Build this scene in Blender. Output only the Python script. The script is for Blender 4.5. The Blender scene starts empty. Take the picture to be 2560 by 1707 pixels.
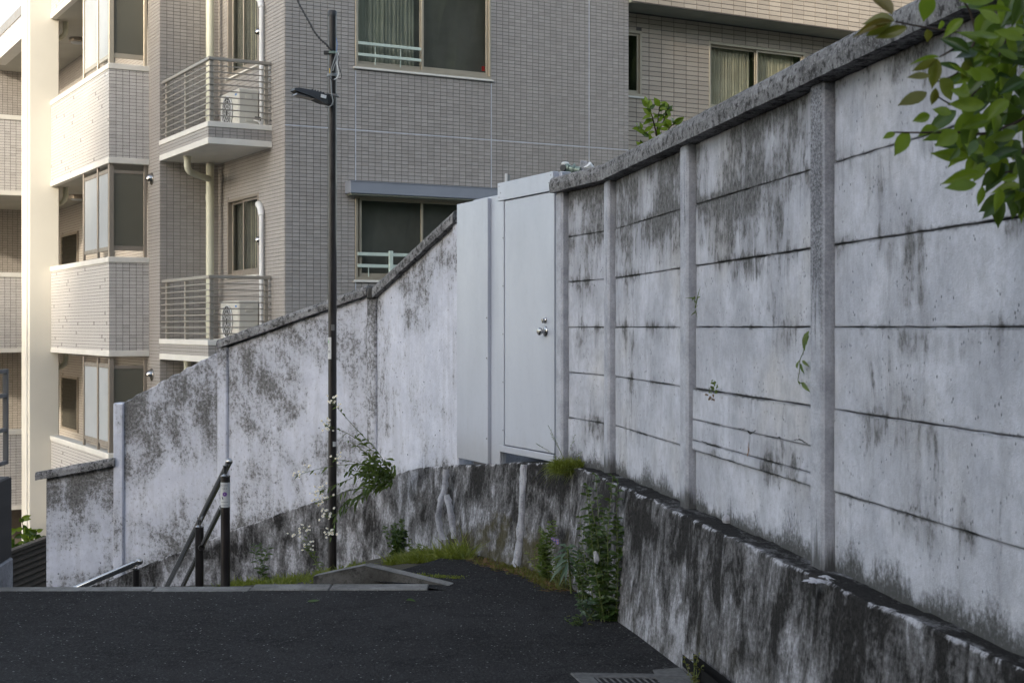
import bpy, math, random
import numpy as np
from mathutils import Vector, Matrix

# ------------------------------------------------------------------ camera, sky, sun, exposure
EYE, FPX, HOR = 1.55, 3555.0, 818.0          # eye height (m), focal length and horizon of the 2560 px wide photograph
sc = bpy.context.scene
COL = sc.collection
cam = bpy.data.cameras.new('camera'); camo = bpy.data.objects.new('camera', cam); COL.objects.link(camo)
camo.location = (0, 0, EYE); camo.rotation_euler = (math.radians(90), 0, 0)
cam.sensor_width = 36.0; cam.lens = 36.0 * FPX / 2560.0
cam.shift_y = -(853.5 - HOR) / 2560.0
cam.clip_start = 0.05; cam.clip_end = 2000
cam.dof.use_dof = True; cam.dof.focus_distance = 9.5; cam.dof.aperture_fstop = 8.0
sc.camera = camo

SUN = Vector((-0.60, -0.80, 0.0)).normalized(); EL = math.radians(15)
SUN = Vector((SUN.x * math.cos(EL), SUN.y * math.cos(EL), math.sin(EL)))
w = bpy.data.worlds.new('World'); sc.world = w; w.use_nodes = True
nt = w.node_tree; bg = nt.nodes['Background']
sky = nt.nodes.new('ShaderNodeTexSky'); sky.sky_type = 'NISHITA'; sky.sun_disc = False
sky.sun_elevation = EL; sky.sun_rotation = math.atan2(SUN.x, SUN.y)
sky.altitude = 50; sky.air_density = 1.0; sky.dust_density = 1.5; sky.ozone_density = 1.0
hs = nt.nodes.new('ShaderNodeHueSaturation'); hs.inputs['Saturation'].default_value = 0.62
nt.links.new(sky.outputs[0], hs.inputs['Color']); nt.links.new(hs.outputs[0], bg.inputs['Color'])
bg.inputs['Strength'].default_value = 0.15
sl = bpy.data.lights.new('sun', 'SUN'); sl.energy = 1.6; sl.angle = math.radians(2.0); sl.color = (1.0, 0.88, 0.70)
so = bpy.data.objects.new('sun', sl); COL.objects.link(so); so.rotation_euler = SUN.to_track_quat('Z', 'Y').to_euler()
sc.view_settings.view_transform = 'Standard'; sc.view_settings.look = 'None'
sc.view_settings.exposure = 1.72; sc.view_settings.gamma = 1.0
sc.cycles.use_denoising = True
sc.cycles.max_bounces = 8; sc.cycles.transparent_max_bounces = 12

R = random.Random(7); NR = np.random.RandomState(5)

def W(px, py, Y):
    """point of the place at depth Y metres that was measured at (px, py) in the photograph"""
    return Vector(((px - 1280.0) * Y / FPX, Y, EYE + (HOR - py) * Y / FPX))

# ------------------------------------------------------------------ object helpers
def link(o, parent=None):
    COL.objects.link(o)
    if parent is not None:
        o.parent = parent
        o.matrix_parent_inverse = Matrix.Translation(-world_loc(parent))
    return o

_wl = {}
def world_loc(o): return _wl.get(o.name, Vector(o.location))

def tag(o, label, cat, group=None):
    o['label'] = label; o['category'] = cat; o['kind'] = 'thing'
    if group: o['group'] = group
    return o

def thing(name, loc, label, cat, group=None):
    o = bpy.data.objects.new(name, None); o.empty_display_size = 0.2
    o.location = loc; COL.objects.link(o); _wl[o.name] = Vector(loc)
    return tag(o, label, cat, group)

def mesh(name, verts, faces, mat, parent=None, smooth=False, attrs=None, kind=None, mats=None, midx=None):
    v = np.asarray([tuple(p) for p in verts] if not isinstance(verts, np.ndarray) else verts, dtype=np.float64)
    c = (v.min(0) + v.max(0)) / 2
    me = bpy.data.meshes.new(name)
    me.from_pydata((v - c).tolist(), [], [list(f) for f in faces] if not isinstance(faces, np.ndarray) else faces.tolist())
    if mats:
        for m in mats: me.materials.append(m)
        if midx is not None: me.polygons.foreach_set('material_index', list(midx))
    else: me.materials.append(mat)
    if smooth: me.polygons.foreach_set('use_smooth', [True] * len(me.polygons))
    if attrs:
        for k, a in attrs.items():
            a = np.asarray(a, dtype=np.float32)
            at = me.attributes.new(k, 'FLOAT_VECTOR', 'POINT'); at.data.foreach_set('vector', a.ravel())
    me.update()
    o = bpy.data.objects.new(name, me); o.location = c.tolist()
    _wl_set = Vector(c.tolist())
    link(o, parent)
    _wl[o.name] = _wl_set
    if kind: o['kind'] = kind
    return o

class MB:
    """collects simple solids into one mesh"""
    def __init__(s): s.v = []; s.f = []
    def add(s, v, f):
        n = len(s.v); s.v += [tuple(p) for p in v]; s.f += [[i + n for i in q] for q in f]; return s
    def box(s, o, ax, ay, az, bev=0.0):
        """box from corner o along three edge vectors"""
        o, ax, ay, az = Vector(o), Vector(ax), Vector(ay), Vector(az)
        if bev <= 0:
            p = [o, o+ax, o+ax+ay, o+ay, o+az, o+ax+az, o+ax+ay+az, o+ay+az]
            return s.add(p, [[0,3,2,1],[4,5,6,7],[0,1,5,4],[1,2,6,5],[2,3,7,6],[3,0,4,7]])
        # bevelled: chamfer vertices
        u = [ax.normalized()*bev, ay.normalized()*bev, az.normalized()*bev]
        pts = {}; vs = []
        for i in (0,1):
            for j in (0,1):
                for k in (0,1):
                    c = o + ax*i + ay*j + az*k
                    sg = (1-2*i, 1-2*j, 1-2*k)
                    for d in range(3):
                        q = c.copy()
                        for e in range(3):
                            if e != d: q += u[e]*sg[e]
                        pts[(i,j,k,d)] = len(vs); vs.append(q)
        P = pts; f = []
        for d in range(3):
            for side in (0,1):
                idx = [(0,0),(1,0),(1,1),(0,1)]
                q = []
                for a,b in idx:
                    c = [0,0,0]; c[d]=side; c[(d+1)%3]=a; c[(d+2)%3]=b
                    q.append(P[(c[0],c[1],c[2],d)])
                f.append(q if side else q[::-1])
        for d in range(3):
            e1_, e2_ = (d+1)%3, (d+2)%3
            for a in (0,1):
                for b in (0,1):
                    c0=[0,0,0]; c0[e1_]=a; c0[e2_]=b; c0[d]=0
                    c1=list(c0); c1[d]=1
                    q=[P[tuple(c0)+(e1_,)],P[tuple(c1)+(e1_,)],P[tuple(c1)+(e2_,)],P[tuple(c0)+(e2_,)]]
                    f.append(q if (a+b)%2 else q[::-1])
        for i in (0,1):
            for j in (0,1):
                for k in (0,1):
                    q=[P[(i,j,k,0)],P[(i,j,k,1)],P[(i,j,k,2)]]
                    f.append(q if (i+j+k)%2 else q[::-1])
        return s.add(vs, f)
    def tube(s, pts, r, n=10, cap=True, r2=None):
        pts = [Vector(p) for p in pts]; m = len(pts); v = []; f = []
        for i, p in enumerate(pts):
            t = (pts[min(i+1, m-1)] - pts[max(i-1, 0)]).normalized()
            a = t.orthogonal().normalized() if i == 0 else (pa - t*pa.dot(t)).normalized()
            pa = a; b = t.cross(a)
            rr = r if r2 is None else r + (r2 - r) * i / max(1, m-1)
            for k in range(n):
                an = 2*math.pi*k/n; v.append(p + (a*math.cos(an) + b*math.sin(an))*rr)
        for i in range(m-1):
            for k in range(n):
                f.append([i*n+k, i*n+(k+1)%n, (i+1)*n+(k+1)%n, (i+1)*n+k])
        if cap: f.append(list(range(n))[::-1]); f.append([(m-1)*n+k for k in range(n)])
        return s.add(v, f)
    def lathe(s, o, axis, prof, n=16):
        """profile [(distance along axis, radius)]"""
        o = Vector(o); t = Vector(axis).normalized(); a = t.orthogonal().normalized(); b = t.cross(a); v = []; f = []
        for d, r in prof:
            for k in range(n):
                an = 2*math.pi*k/n; v.append(o + t*d + (a*math.cos(an)+b*math.sin(an))*r)
        for i in range(len(prof)-1):
            for k in range(n): f.append([i*n+k, i*n+(k+1)%n, (i+1)*n+(k+1)%n, (i+1)*n+k])
        f.append(list(range(n))[::-1]); f.append([(len(prof)-1)*n+k for k in range(n)])
        return s.add(v, f)
    def build(s, name, mat, parent=None, smooth=False, kind=None, attrs=None):
        return mesh(name, s.v, s.f, mat, parent, smooth, attrs, kind)

def shade_auto(o, ang=40):
    me = o.data
    me.polygons.foreach_set('use_smooth', [True]*len(me.polygons))
    try: me.set_sharp_from_angle(angle=math.radians(ang))
    except Exception: pass
    return o

# ------------------------------------------------------------------ materials
class G:
    def __init__(s, name, rough=0.8, spec=0.3, metal=0.0):
        s.m = bpy.data.materials.new(name); s.m.use_nodes = True; s.t = s.m.node_tree
        s.b = s.t.nodes['Principled BSDF']; s.out = s.t.nodes['Material Output']
        s.b.inputs['Roughness'].default_value = rough
        s.b.inputs['Specular IOR Level'].default_value = spec
        s.b.inputs['Metallic'].default_value = metal
    def put(s, sock, v):
        if isinstance(v, bpy.types.NodeSocket): s.t.links.new(v, sock)
        elif isinstance(v, (tuple, list)) and sock.type == 'RGBA' and len(v) == 3: sock.default_value = (*v, 1)
        elif isinstance(v, (int, float)) and sock.type == 'RGBA': sock.default_value = (v, v, v, 1)
        else: sock.default_value = v
    def n(s, ty, ins=None, **at):
        k = s.t.nodes.new('ShaderNode' + ty)
        for a, v in at.items(): setattr(k, a, v)
        for i, v in (ins or {}).items(): s.put(k.inputs[i], v)
        return k
    def attr(s, name, out='Vector', kind='GEOMETRY'): return s.n('Attribute', attribute_name=name, attribute_type=kind).outputs[out]
    def oattr(s, name): return s.attr(name, 'Fac', 'OBJECT')
    def pos(s): return s.n('NewGeometry').outputs['Position']
    def sep(s, v): return s.n('SeparateXYZ', {0: v}).outputs
    def comb(s, x, y, z): return s.n('CombineXYZ', {0: x, 1: y, 2: z}).outputs[0]
    def vm(s, v, sc_): return s.n('VectorMath', {0: v, 1: sc_}, operation='MULTIPLY').outputs[0]
    def va(s, v, sc_): return s.n('VectorMath', {0: v, 1: sc_}, operation='ADD').outputs[0]
    def noise(s, v, scale=5, det=4, rough=0.55, dist=0.0):
        k = s.n('TexNoise', {'Scale': scale, 'Detail': det, 'Roughness': rough, 'Distortion': dist})
        if v is not None: s.put(k.inputs['Vector'], v)
        return k.outputs[0]
    def voro(s, v, scale=5, feat='F1', out='Distance'):
        k = s.n('TexVoronoi', {'Scale': scale}, feature=feat); s.put(k.inputs['Vector'], v); return k.outputs[out]
    def ma(s, op, a, b=0.0, c=0.0, clamp=False):
        k = s.n('Math', {0: a, 1: b, 2: c}, operation=op); k.use_clamp = clamp; return k.outputs[0]
    def rng(s, v, a, b, c=0.0, d=1.0, smooth=True):
        k = s.n('MapRange', {'Value': v, 'From Min': a, 'From Max': b, 'To Min': c, 'To Max': d})
        if smooth: k.interpolation_type = 'SMOOTHSTEP'
        return k.outputs[0]
    def mix(s, f, a, b, mode='MIX'):
        k = s.n('Mix', data_type='RGBA', blend_type=mode); s.put(k.inputs['Factor'], f); s.put(k.inputs[6], a); s.put(k.inputs[7], b)
        return k.outputs[2]
    def bump(s, h, strength=0.5, dist=0.01):
        k = s.n('Bump', {'Strength': strength, 'Distance': dist, 'Height': h}); s.t.links.new(k.outputs[0], s.b.inputs['Normal']); return k
    def col(s, c): s.put(s.b.inputs['Base Color'], c); return s
    def ro(s, c): s.put(s.b.inputs['Roughness'], c); return s

def plain(name, c, rough=0.6, spec=0.4, metal=0.0, var=0.12, scale=3.0, rv=.08):
    g = G(name, rough, spec, metal)
    p = g.n('TexCoord').outputs['Object']
    k = g.noise(p, scale, 6, 0.6)
    g.col(g.mix(g.rng(k, 0.3, 0.7), tuple(x*(1-var) for x in c), tuple(min(1, x*(1+var)) for x in c)))
    g.ro(g.rng(g.noise(p, scale*4, 4), 0.3, 0.7, max(0.02, rough-rv), min(1, rough+rv)))
    return g.m

def m_panel():
    g = G('panel_concrete', 0.85, 0.08); w_ = g.attr('wc'); x, d, z = g.sep(w_)
    e = g.attr('pc'); ex, ey, eh = g.sep(e)
    st = g.oattr('stain')
    P3 = lambda a, k, c: g.comb(g.ma('MULTIPLY', x, a), k, g.ma('MULTIPLY', z, c))
    big = g.noise(P3(1.1, 0, 1.3), 1.0, 5, 0.58, 0.3)
    tone = g.noise(P3(1, 3, 1), 3.0, 6, 0.6)
    soft = g.noise(P3(4.5, 1, 1.1), 1.0, 5, 0.6)
    streak = g.noise(P3(10, 0, 2.4), 1.0, 7, 0.7, 0.6)
    mott = g.noise(P3(1, 6, .75), 20, 10, 0.76)
    fine = g.noise(g.comb(x, d, z), 80, 5, 0.75)
    base = g.mix(g.rng(tone, 0.3, 0.72), (0.40, 0.41, 0.455), (0.57, 0.58, 0.635))
    base = g.mix(g.rng(g.noise(P3(1, 7, 1), 1.3, 3), 0.52, 0.74, 0, 0.45), base, (0.53, 0.50, 0.455))
    base = g.mix(g.rng(soft, 0.44, 0.72, 0, 0.40), base, (0.28, 0.283, 0.30))
    base = g.mix(g.rng(mott, 0.36, 0.60, 0.30, 0), base, (0.20, 0.20, 0.21))
    base = g.mix(g.rng(fine, 0.60, 0.70, 0, 0.35), base, (0.68, 0.68, 0.71))
    top = g.ma('SUBTRACT', eh, ey)
    jp = g.rng(g.noise(P3(2.6, 9, 3.0), 1.0, 3), 0.38, 0.66, 0.0, 1.0)
    k = g.ma('ADD', big, g.ma('MULTIPLY', g.ma('SUBTRACT', streak, 0.5), 0.6))
    k = g.ma('ADD', k, g.rng(z, 1.7, 2.45, -.03, .085))
    k = g.ma('ADD', k, g.ma('MULTIPLY', g.rng(top, 0.0, 0.16, 0.17, 0.0), jp))
    k = g.ma('ADD', k, g.ma('MULTIPLY', g.rng(ey, 0.0, 0.06, 0.15, 0.0), jp))
    k = g.ma('ADD', k, g.ma('MULTIPLY', st, 0.17))
    wash = g.rng(k, 0.50, 0.72)
    c = g.mix(g.ma('MULTIPLY', wash, 0.48), base, (0.17, 0.168, 0.168))
    bl = g.ma('ADD', g.ma('MULTIPLY', k, 0.56), g.ma('MULTIPLY', mott, 0.46))
    black = g.rng(bl, 0.560, 0.665)
    c = g.mix(g.ma('MULTIPLY', black, 0.85), c, g.mix(g.rng(g.noise(P3(1.4, 11, .8), 34, 8, .8), .38, .62), (0.022, 0.021, 0.020), (0.17, 0.168, 0.165)))
    # a thin dark line of dirt in every joint
    jl = g.ma('MULTIPLY', g.ma('SUBTRACT', 1.0, g.rng(g.ma('MINIMUM', top, ey), 0.0, g.rng(mott, .35, .65, .003, .016))), g.rng(jp, 0, 1, .35, .95))
    c = g.mix(jl, c, (0.035, 0.035, 0.032))
    # black mould creeping up from the ledge
    lowf = g.noise(P3(3.4, 4, 1.0), 1.0, 4, 0.6); gr = g.noise(P3(46, 2, 34), 1.0, 8, 0.8)
    hgt = g.rng(lowf, 0.3, 0.75, -0.01, 0.16)
    q = g.ma('DIVIDE', g.ma('SUBTRACT', z, 0.655), g.ma('ADD', hgt, 0.03))
    mould = g.rng(g.ma('ADD', q, g.ma('MULTIPLY', g.ma('SUBTRACT', gr, .5), 3.0)), 1.25, 0.15)
    c = g.mix(g.ma('MULTIPLY', mould, 0.9), c, (0.036, 0.036, 0.030))
    pv = g.voro(g.comb(g.ma('MULTIPLY', x, 55), d, g.ma('MULTIPLY', z, 32)), 1.0)
    pit = g.ma('MULTIPLY', g.ma('SUBTRACT', 1.0, g.rng(pv, 0.10, 0.22)), g.rng(g.noise(P3(1, 2, 1), 9, 3), 0.5, 0.58))
    c = g.mix(g.ma('MULTIPLY', pit, 0.8), c, (0.07, 0.07, 0.07))
    g.col(c)
    h = g.ma('ADD', g.ma('MULTIPLY', mott, 0.8), g.ma('MULTIPLY', fine, 0.4))
    h = g.ma('SUBTRACT', h, g.ma('MULTIPLY', pit, 0.9))
    g.bump(h, 0.85, 0.009)
    return g.m

def m_post():
    g = G('post_concrete', 0.95, 0.08); w_ = g.attr('wc'); x, d, z = g.sep(w_); st = g.oattr('stain')
    p = g.comb(x, d, z)
    agg = g.noise(p, 105, 5, 0.75); mid = g.noise(p, 9, 6, 0.65)
    runs = g.noise(g.comb(g.ma('MULTIPLY', x, 20), g.ma('MULTIPLY', d, 20), g.ma('MULTIPLY', z, 1.6)), 1.0, 6, 0.68, 0.3)
    base = g.mix(g.rng(mid, 0.3, 0.7), (0.34, 0.348, 0.385), (0.50, 0.51, 0.555))
    base = g.mix(g.rng(agg, 0.40, 0.58, 0.24, 0), base, (0.16, 0.16, 0.17))
    front = g.rng(d, 0.036, 0.046, 0.25, 1.0)
    k = g.ma('ADD', runs, g.ma('MULTIPLY', g.ma('ADD', g.ma('SUBTRACT', st, 0.5), g.ma('MULTIPLY', st, g.rng(z, 1.0, 2.1, -.75, .25))), 0.40))
    f = g.ma('MULTIPLY', g.ma('MULTIPLY', g.rng(k, 0.5, 0.66), front), g.rng(agg, 0.36, 0.64, 1.0, 0.35))
    c = g.mix(g.ma('MULTIPLY', f, 0.88), base, (0.05, 0.05, 0.052))
    mz = g.ma('SUBTRACT', z, g.ma('MULTIPLY', g.ma('SUBTRACT', runs, 0.42), 0.4))
    c = g.mix(g.ma('MULTIPLY', g.ma('SUBTRACT', 1.0, g.rng(mz, 0.65, 0.76)), g.ma('MULTIPLY', g.oattr('mould'), 0.85)), c, (0.05, 0.05, 0.045))
    g.col(c); g.bump(g.ma('ADD', agg, g.ma('MULTIPLY', mid, 0.6)), 0.9, 0.007)
    return g.m

def m_coping():
    g = G('coping_concrete', 0.95, 0.08); p = g.attr('wc')
    agg = g.noise(p, 70, 7, 0.82); mid = g.noise(p, 5, 6, 0.65); lich = g.noise(p, 24, 8, 0.78)
    c = g.mix(g.rng(mid, 0.32, 0.68), (0.10, 0.098, 0.098), (0.25, 0.247, 0.25))
    c = g.mix(g.rng(agg, 0.50, 0.62, 0, .8), c, (0.36, 0.357, 0.36))
    c = g.mix(g.rng(lich, 0.50, 0.58, 0, 0.88), c, (0.036, 0.034, 0.033))
    c = g.mix(g.rng(g.noise(g.va(p, (4, 2, 7)), 30, 8, 0.78), 0.585, 0.64, 0, 0.6), c, (0.42, 0.42, 0.425))
    g.col(c); g.bump(g.ma('ADD', agg, mid), .8, 0.008)
    return g.m

def m_plaster():
    g = G('weathered_plaster', 0.88, 0.08); x, d, z = g.sep(g.attr('wc')); ex, ey, eh = g.sep(g.attr('pc')); st = g.oattr('stain')
    P3 = lambda a, k, c: g.comb(g.ma('MULTIPLY', x, a), g.ma('ADD', d, k), g.ma('MULTIPLY', z, c))
    top = g.ma('SUBTRACT', eh, ey)
    n1 = g.noise(P3(1.0, 0, .8), 1.5, 5, 0.58, 0.5)
    n2 = g.noise(P3(1, 4, .8), 5.5, 9, 0.68)
    n3 = g.noise(P3(1, 8, .8), 30, 9, 0.78)
    n4 = g.noise(P3(1, 3, 1), 75, 5, 0.75)
    run = g.noise(P3(12, 0, 1.2), 1.0, 6, 0.65)
    base = g.mix(g.rng(n2, 0.3, 0.7), (0.47, 0.482, 0.545), (0.62, 0.634, 0.705))
    base = g.mix(g.rng(run, 0.46, 0.68, 0, 0.30), base, (0.36, 0.36, 0.38))
    soft = g.ma('ADD', n1, g.ma('MULTIPLY', g.ma('SUBTRACT', n2, 0.5), 0.55))
    soft = g.ma('ADD', soft, g.ma('MULTIPLY', g.ma('SUBTRACT', run, 0.5), 0.22))
    soft = g.ma('ADD', soft, g.rng(top, 0.0, 1.1, 0.07, -0.03))
    soft = g.ma('ADD', soft, g.rng(ey, 0.0, 0.16, 0.10, 0.0))
    soft = g.ma('ADD', soft, g.ma('MULTIPLY', g.ma('SUBTRACT', st, 0.5), 0.20))
    grey = g.rng(g.ma('ADD', soft, g.ma('MULTIPLY', g.ma('SUBTRACT', n3, 0.5), 0.35)), 0.42, 0.72)
    c = g.mix(g.ma('MULTIPLY', grey, 0.66), base, (0.20, 0.197, 0.195))
    bl = g.ma('ADD', g.ma('MULTIPLY', soft, 0.44), g.ma('ADD', g.ma('MULTIPLY', n3, 0.46), g.ma('MULTIPLY', n4, 0.20)))
    black = g.rng(bl, 0.575, 0.66)
    c = g.mix(g.ma('MULTIPLY', black, 0.88), c, g.mix(g.rng(g.noise(P3(1, 13, 1), 40, 8, .8), .38, .62), (0.030, 0.029, 0.027), (0.17, 0.165, 0.16)))
    c = g.mix(g.rng(n3, 0.56, 0.66, 0, 0.5), c, (0.17, 0.17, 0.175))
    c = g.mix(g.rng(n4, 0.60, 0.68, 0, 0.45), c, (0.13, 0.13, 0.13))
    pv = g.voro(g.comb(x, d, z), 15.0)
    pit = g.ma('MULTIPLY', g.ma('SUBTRACT', 1.0, g.rng(pv, 0.07, 0.15)), g.rng(g.noise(P3(1, 2, 1), 5, 3), 0.53, 0.6))
    c = g.mix(g.ma('MULTIPLY', pit, 0.85), c, (0.045, 0.045, 0.045))
    g.col(c)
    h = g.ma('ADD', g.ma('MULTIPLY', n2, 1.0), g.ma('MULTIPLY', n3, 0.6)); h = g.ma('SUBTRACT', h, g.ma('MULTIPLY', pit, 0.8))
    g.bump(h, 0.7, 0.010)
    return g.m

def m_lowwall():
    g = G('stained_retaining_concrete', 0.9, 0.08); x, d, z = g.sep(g.attr('wc')); ex, ey, eh = g.sep(g.attr('pc')); moss = g.oattr('moss'); pale_fac = g.oattr('pale')
    P3 = lambda a, b, c: g.comb(g.ma('MULTIPLY', x, a), g.ma('MULTIPLY', d, b), g.ma('MULTIPLY', z, c))
    big = g.noise(P3(2.6, 2, 2.6), 1.0, 4, 0.55, 0.6)
    s1 = g.noise(P3(8.5, 6, 4.2), 1.0, 8, 0.64, 0.8)
    s2 = g.noise(P3(36, 20, 9), 1.0, 6, 0.72, 0.3)
    gr = g.noise(P3(1, 1, 1), 42, 8, 0.76)
    v = g.ma('ADD', g.ma('MULTIPLY', s1, 0.40), g.ma('ADD', g.ma('MULTIPLY', s2, 0.18), g.ma('MULTIPLY', big, 0.42)))
    v = g.ma('ADD', v, g.ma('MULTIPLY', g.ma('SUBTRACT', pale_fac, 0.5), 0.14))
    v = g.ma('ADD', v, g.ma('MULTIPLY', g.ma('SUBTRACT', gr, 0.5), 0.14))
    v = g.ma('ADD', v, g.rng(g.ma('DIVIDE', ey, g.ma('ADD', eh, .01)), 0.05, 0.8, 0.040, -0.032))
    v = g.ma('SUBTRACT', v, g.rng(ex, 0.01, 0.04, 0, 0.045))
    dark = g.mix(g.rng(gr, 0.3, 0.7), (0.014, 0.0135, 0.013), (0.042, 0.040, 0.039))
    midc = g.mix(g.rng(gr, 0.3, 0.7), (0.085, 0.083, 0.084), (0.17, 0.167, 0.17))
    pale = g.mix(g.rng(gr, 0.3, 0.7), (0.26, 0.26, 0.275), (0.45, 0.45, 0.48))
    c = g.mix(g.rng(v, 0.435, 0.535), dark, midc)
    c = g.mix(g.rng(v, 0.515, 0.625), c, pale)
    mm = g.ma('MULTIPLY', moss, g.rng(g.ma('ADD', g.noise(P3(1, 1, 1), 3.2, 6, 0.65), g.rng(ey, 0.0, 0.55, 0.14, -0.1)), 0.5, 0.66))
    c = g.mix(g.ma('MULTIPLY', mm, 0.85), c, g.mix(s2, (0.022, 0.020, 0.008), (0.085, 0.072, 0.026)))
    top = g.ma('ABSOLUTE', g.ma('SUBTRACT', eh, ey))
    wear = g.ma('MULTIPLY', g.ma('SUBTRACT', 1.0, g.rng(g.ma('ADD', top, ex), 0.0, g.rng(s1, 0.42, 0.68, 0.001, 0.024))), g.rng(g.ma('ADD', gr, g.ma('MULTIPLY', s2, .5)), 0.62, 0.82, 0.1, 1.0))
    c = g.mix(g.ma('MULTIPLY', wear, 0.9), c, (0.50, 0.50, 0.53))
    g.col(c)
    g.bump(g.ma('ADD', g.ma('MULTIPLY', gr, 0.9), g.ma('ADD', g.ma('MULTIPLY', s2, 0.5), s1)), 0.9, 0.014)
    return g.m

def m_asphalt():
    g = G('asphalt', 0.9, 0.1); p = g.pos()
    big = g.noise(p, 0.6, 5, 0.6); a = g.noise(p, 30, 8, 0.85); b2 = g.noise(p, 4, 7, 0.72); st = g.voro(p, 70.0, 'F1', 'Color'); sd = g.voro(p, 70.0)
    r, gg, b = g.sep(st)
    c = g.mix(g.rng(big, 0.3, 0.7), (0.018, 0.0175, 0.0176), (0.033, 0.0322, 0.0325))
    c = g.mix(g.rng(b2, 0.45, 0.66, 0, .65), c, (0.0075, 0.0073, 0.0074))
    c = g.mix(g.rng(a, 0.50, 0.60, 0, 0.9), c, (0.056, 0.055, 0.056))
    c = g.mix(g.ma('MULTIPLY', g.rng(gg, 0.70, 0.9), g.ma('SUBTRACT', 1.0, g.rng(sd, 0.3, 0.55))), c, (0.066, 0.065, 0.066))
    c = g.mix(g.ma('MULTIPLY', g.rng(r, 0.965, 0.972), g.ma('SUBTRACT', 1.0, g.rng(sd, 0.2, 0.4))), c, (0.30, 0.30, 0.30))
    g.col(c); g.ro(g.rng(a, 0.3, 0.7, 0.7, 0.95))
    g.bump(g.ma('ADD', g.ma('MULTIPLY', a, 1.4), g.ma('SUBTRACT', 1.0, sd)), 1.0, 0.012)
    return g.m

def m_conc(name, lo, hi, dirt=0.5, sc_=1.0):
    g = G(name, 0.9, 0.25); p = g.pos()
    n1 = g.noise(p, 4*sc_, 8, 0.68); n2 = g.noise(p, 60*sc_, 6, 0.75)
    c = g.mix(g.rng(n1, 0.3, 0.7), lo, hi)
    c = g.mix(g.rng(n2, 0.5, 0.68, 0, 0.6), c, tuple(v*0.4 for v in lo))
    c = g.mix(g.rng(g.noise(p, 9*sc_, 6, 0.7), 0.52, 0.66, 0, dirt), c, tuple(v*0.3 for v in lo))
    g.col(c); g.bump(g.ma('ADD', n1, n2), 0.7, 0.008); return g.m

def m_tile(name, c1, c2, rough=0.38, dirt=0.25):
    g = G(name, rough, 0.5)
    ri = g.n('NewGeometry').outputs['Random Per Island']; ro = g.n('ObjectInfo').outputs['Random']
    r = g.ma('FRACT', g.ma('ADD', ri, ro)); p = g.pos()
    c = g.mix(r, c1, c2)
    k = g.noise(g.vm(p, (1, 1, 0.45)), 0.9, 5, 0.6)
    c = g.mix(g.rng(k, 0.35, 0.7, 0, dirt), c, tuple(v*0.72 for v in c1))
    c = g.mix(g.rng(g.noise(p, 45, 4, 0.7), 0.4, 0.7, 0, 0.25), c, tuple(v*0.8 for v in c1))
    g.col(c); g.ro(g.rng(r, 0, 1, rough-0.06, rough+0.1, False))
    g.bump(g.noise(p, 30, 3), 0.12, 0.003); return g.m

def m_glass(name, tint=(0.86, 0.88, 0.86), base=0.05):
    g = G(name); t = g.t
    tr = g.n('BsdfTransparent', {'Color': tint}); gl = g.n('BsdfGlossy', {'Roughness': 0.015, 'Color': (0.9, 0.95, 0.92)})
    bp = g.n('Bump', {'Strength': 0.012, 'Distance': 0.05, 'Height': g.noise(g.pos(), 1.2, 1)}); t.links.new(bp.outputs[0], gl.inputs['Normal'])
    fr = g.n('Fresnel', {'IOR': 1.5}); f = g.ma('MULTIPLY', g.ma('ADD', fr.outputs[0], base), g.ma('SUBTRACT', 1.0, g.n('NewGeometry').outputs['Backfacing']))
    mx = g.n('MixShader', {0: f}); t.links.new(tr.outputs[0], mx.inputs[1]); t.links.new(gl.outputs[0], mx.inputs[2]); t.links.new(mx.outputs[0], g.out.inputs[0])
    return g.m

def m_frost(name, c, rough=0.45):
    g = G(name, rough, 0.5); t = g.t
    g.col(g.mix(g.rng(g.noise(g.pos(), 1.5, 3), 0.3, 0.7), c, tuple(v*0.88 for v in c)))
    tl = g.n('BsdfTranslucent', {'Color': c}); mx = g.n('MixShader', {0: 0.45})
    g.bump(g.voro(g.pos(), 130.0), 0.25, 0.002)
    t.links.new(g.b.outputs[0], mx.inputs[1]); t.links.new(tl.outputs[0], mx.inputs[2]); t.links.new(mx.outputs[0], g.out.inputs[0])
    return g.m

def m_leaf(name, c1, c2, tl=0.45, rough=0.38):
    g = G(name, rough, 0.45); t = g.t
    ri = g.ma('FRACT', g.ma('ADD', g.n('NewGeometry').outputs['Random Per Island'], g.n('ObjectInfo').outputs['Random']))
    c = g.mix(ri, c1, c2)
    c = g.mix(g.rng(g.noise(g.pos(), 40, 3), 0.35, 0.7, 0, 0.35), c, tuple(v*0.6 for v in c1))
    g.col(c)
    tn = g.n('BsdfTranslucent'); t.links.new(g.mix(0.35, c, (0.20, 0.24, 0.02)), tn.inputs['Color'])
    mx = g.n('MixShader', {0: tl}); t.links.new(g.b.outputs[0], mx.inputs[1]); t.links.new(tn.outputs[0], mx.inputs[2]); t.links.new(mx.outputs[0], g.out.inputs[0])
    return g.m

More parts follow.
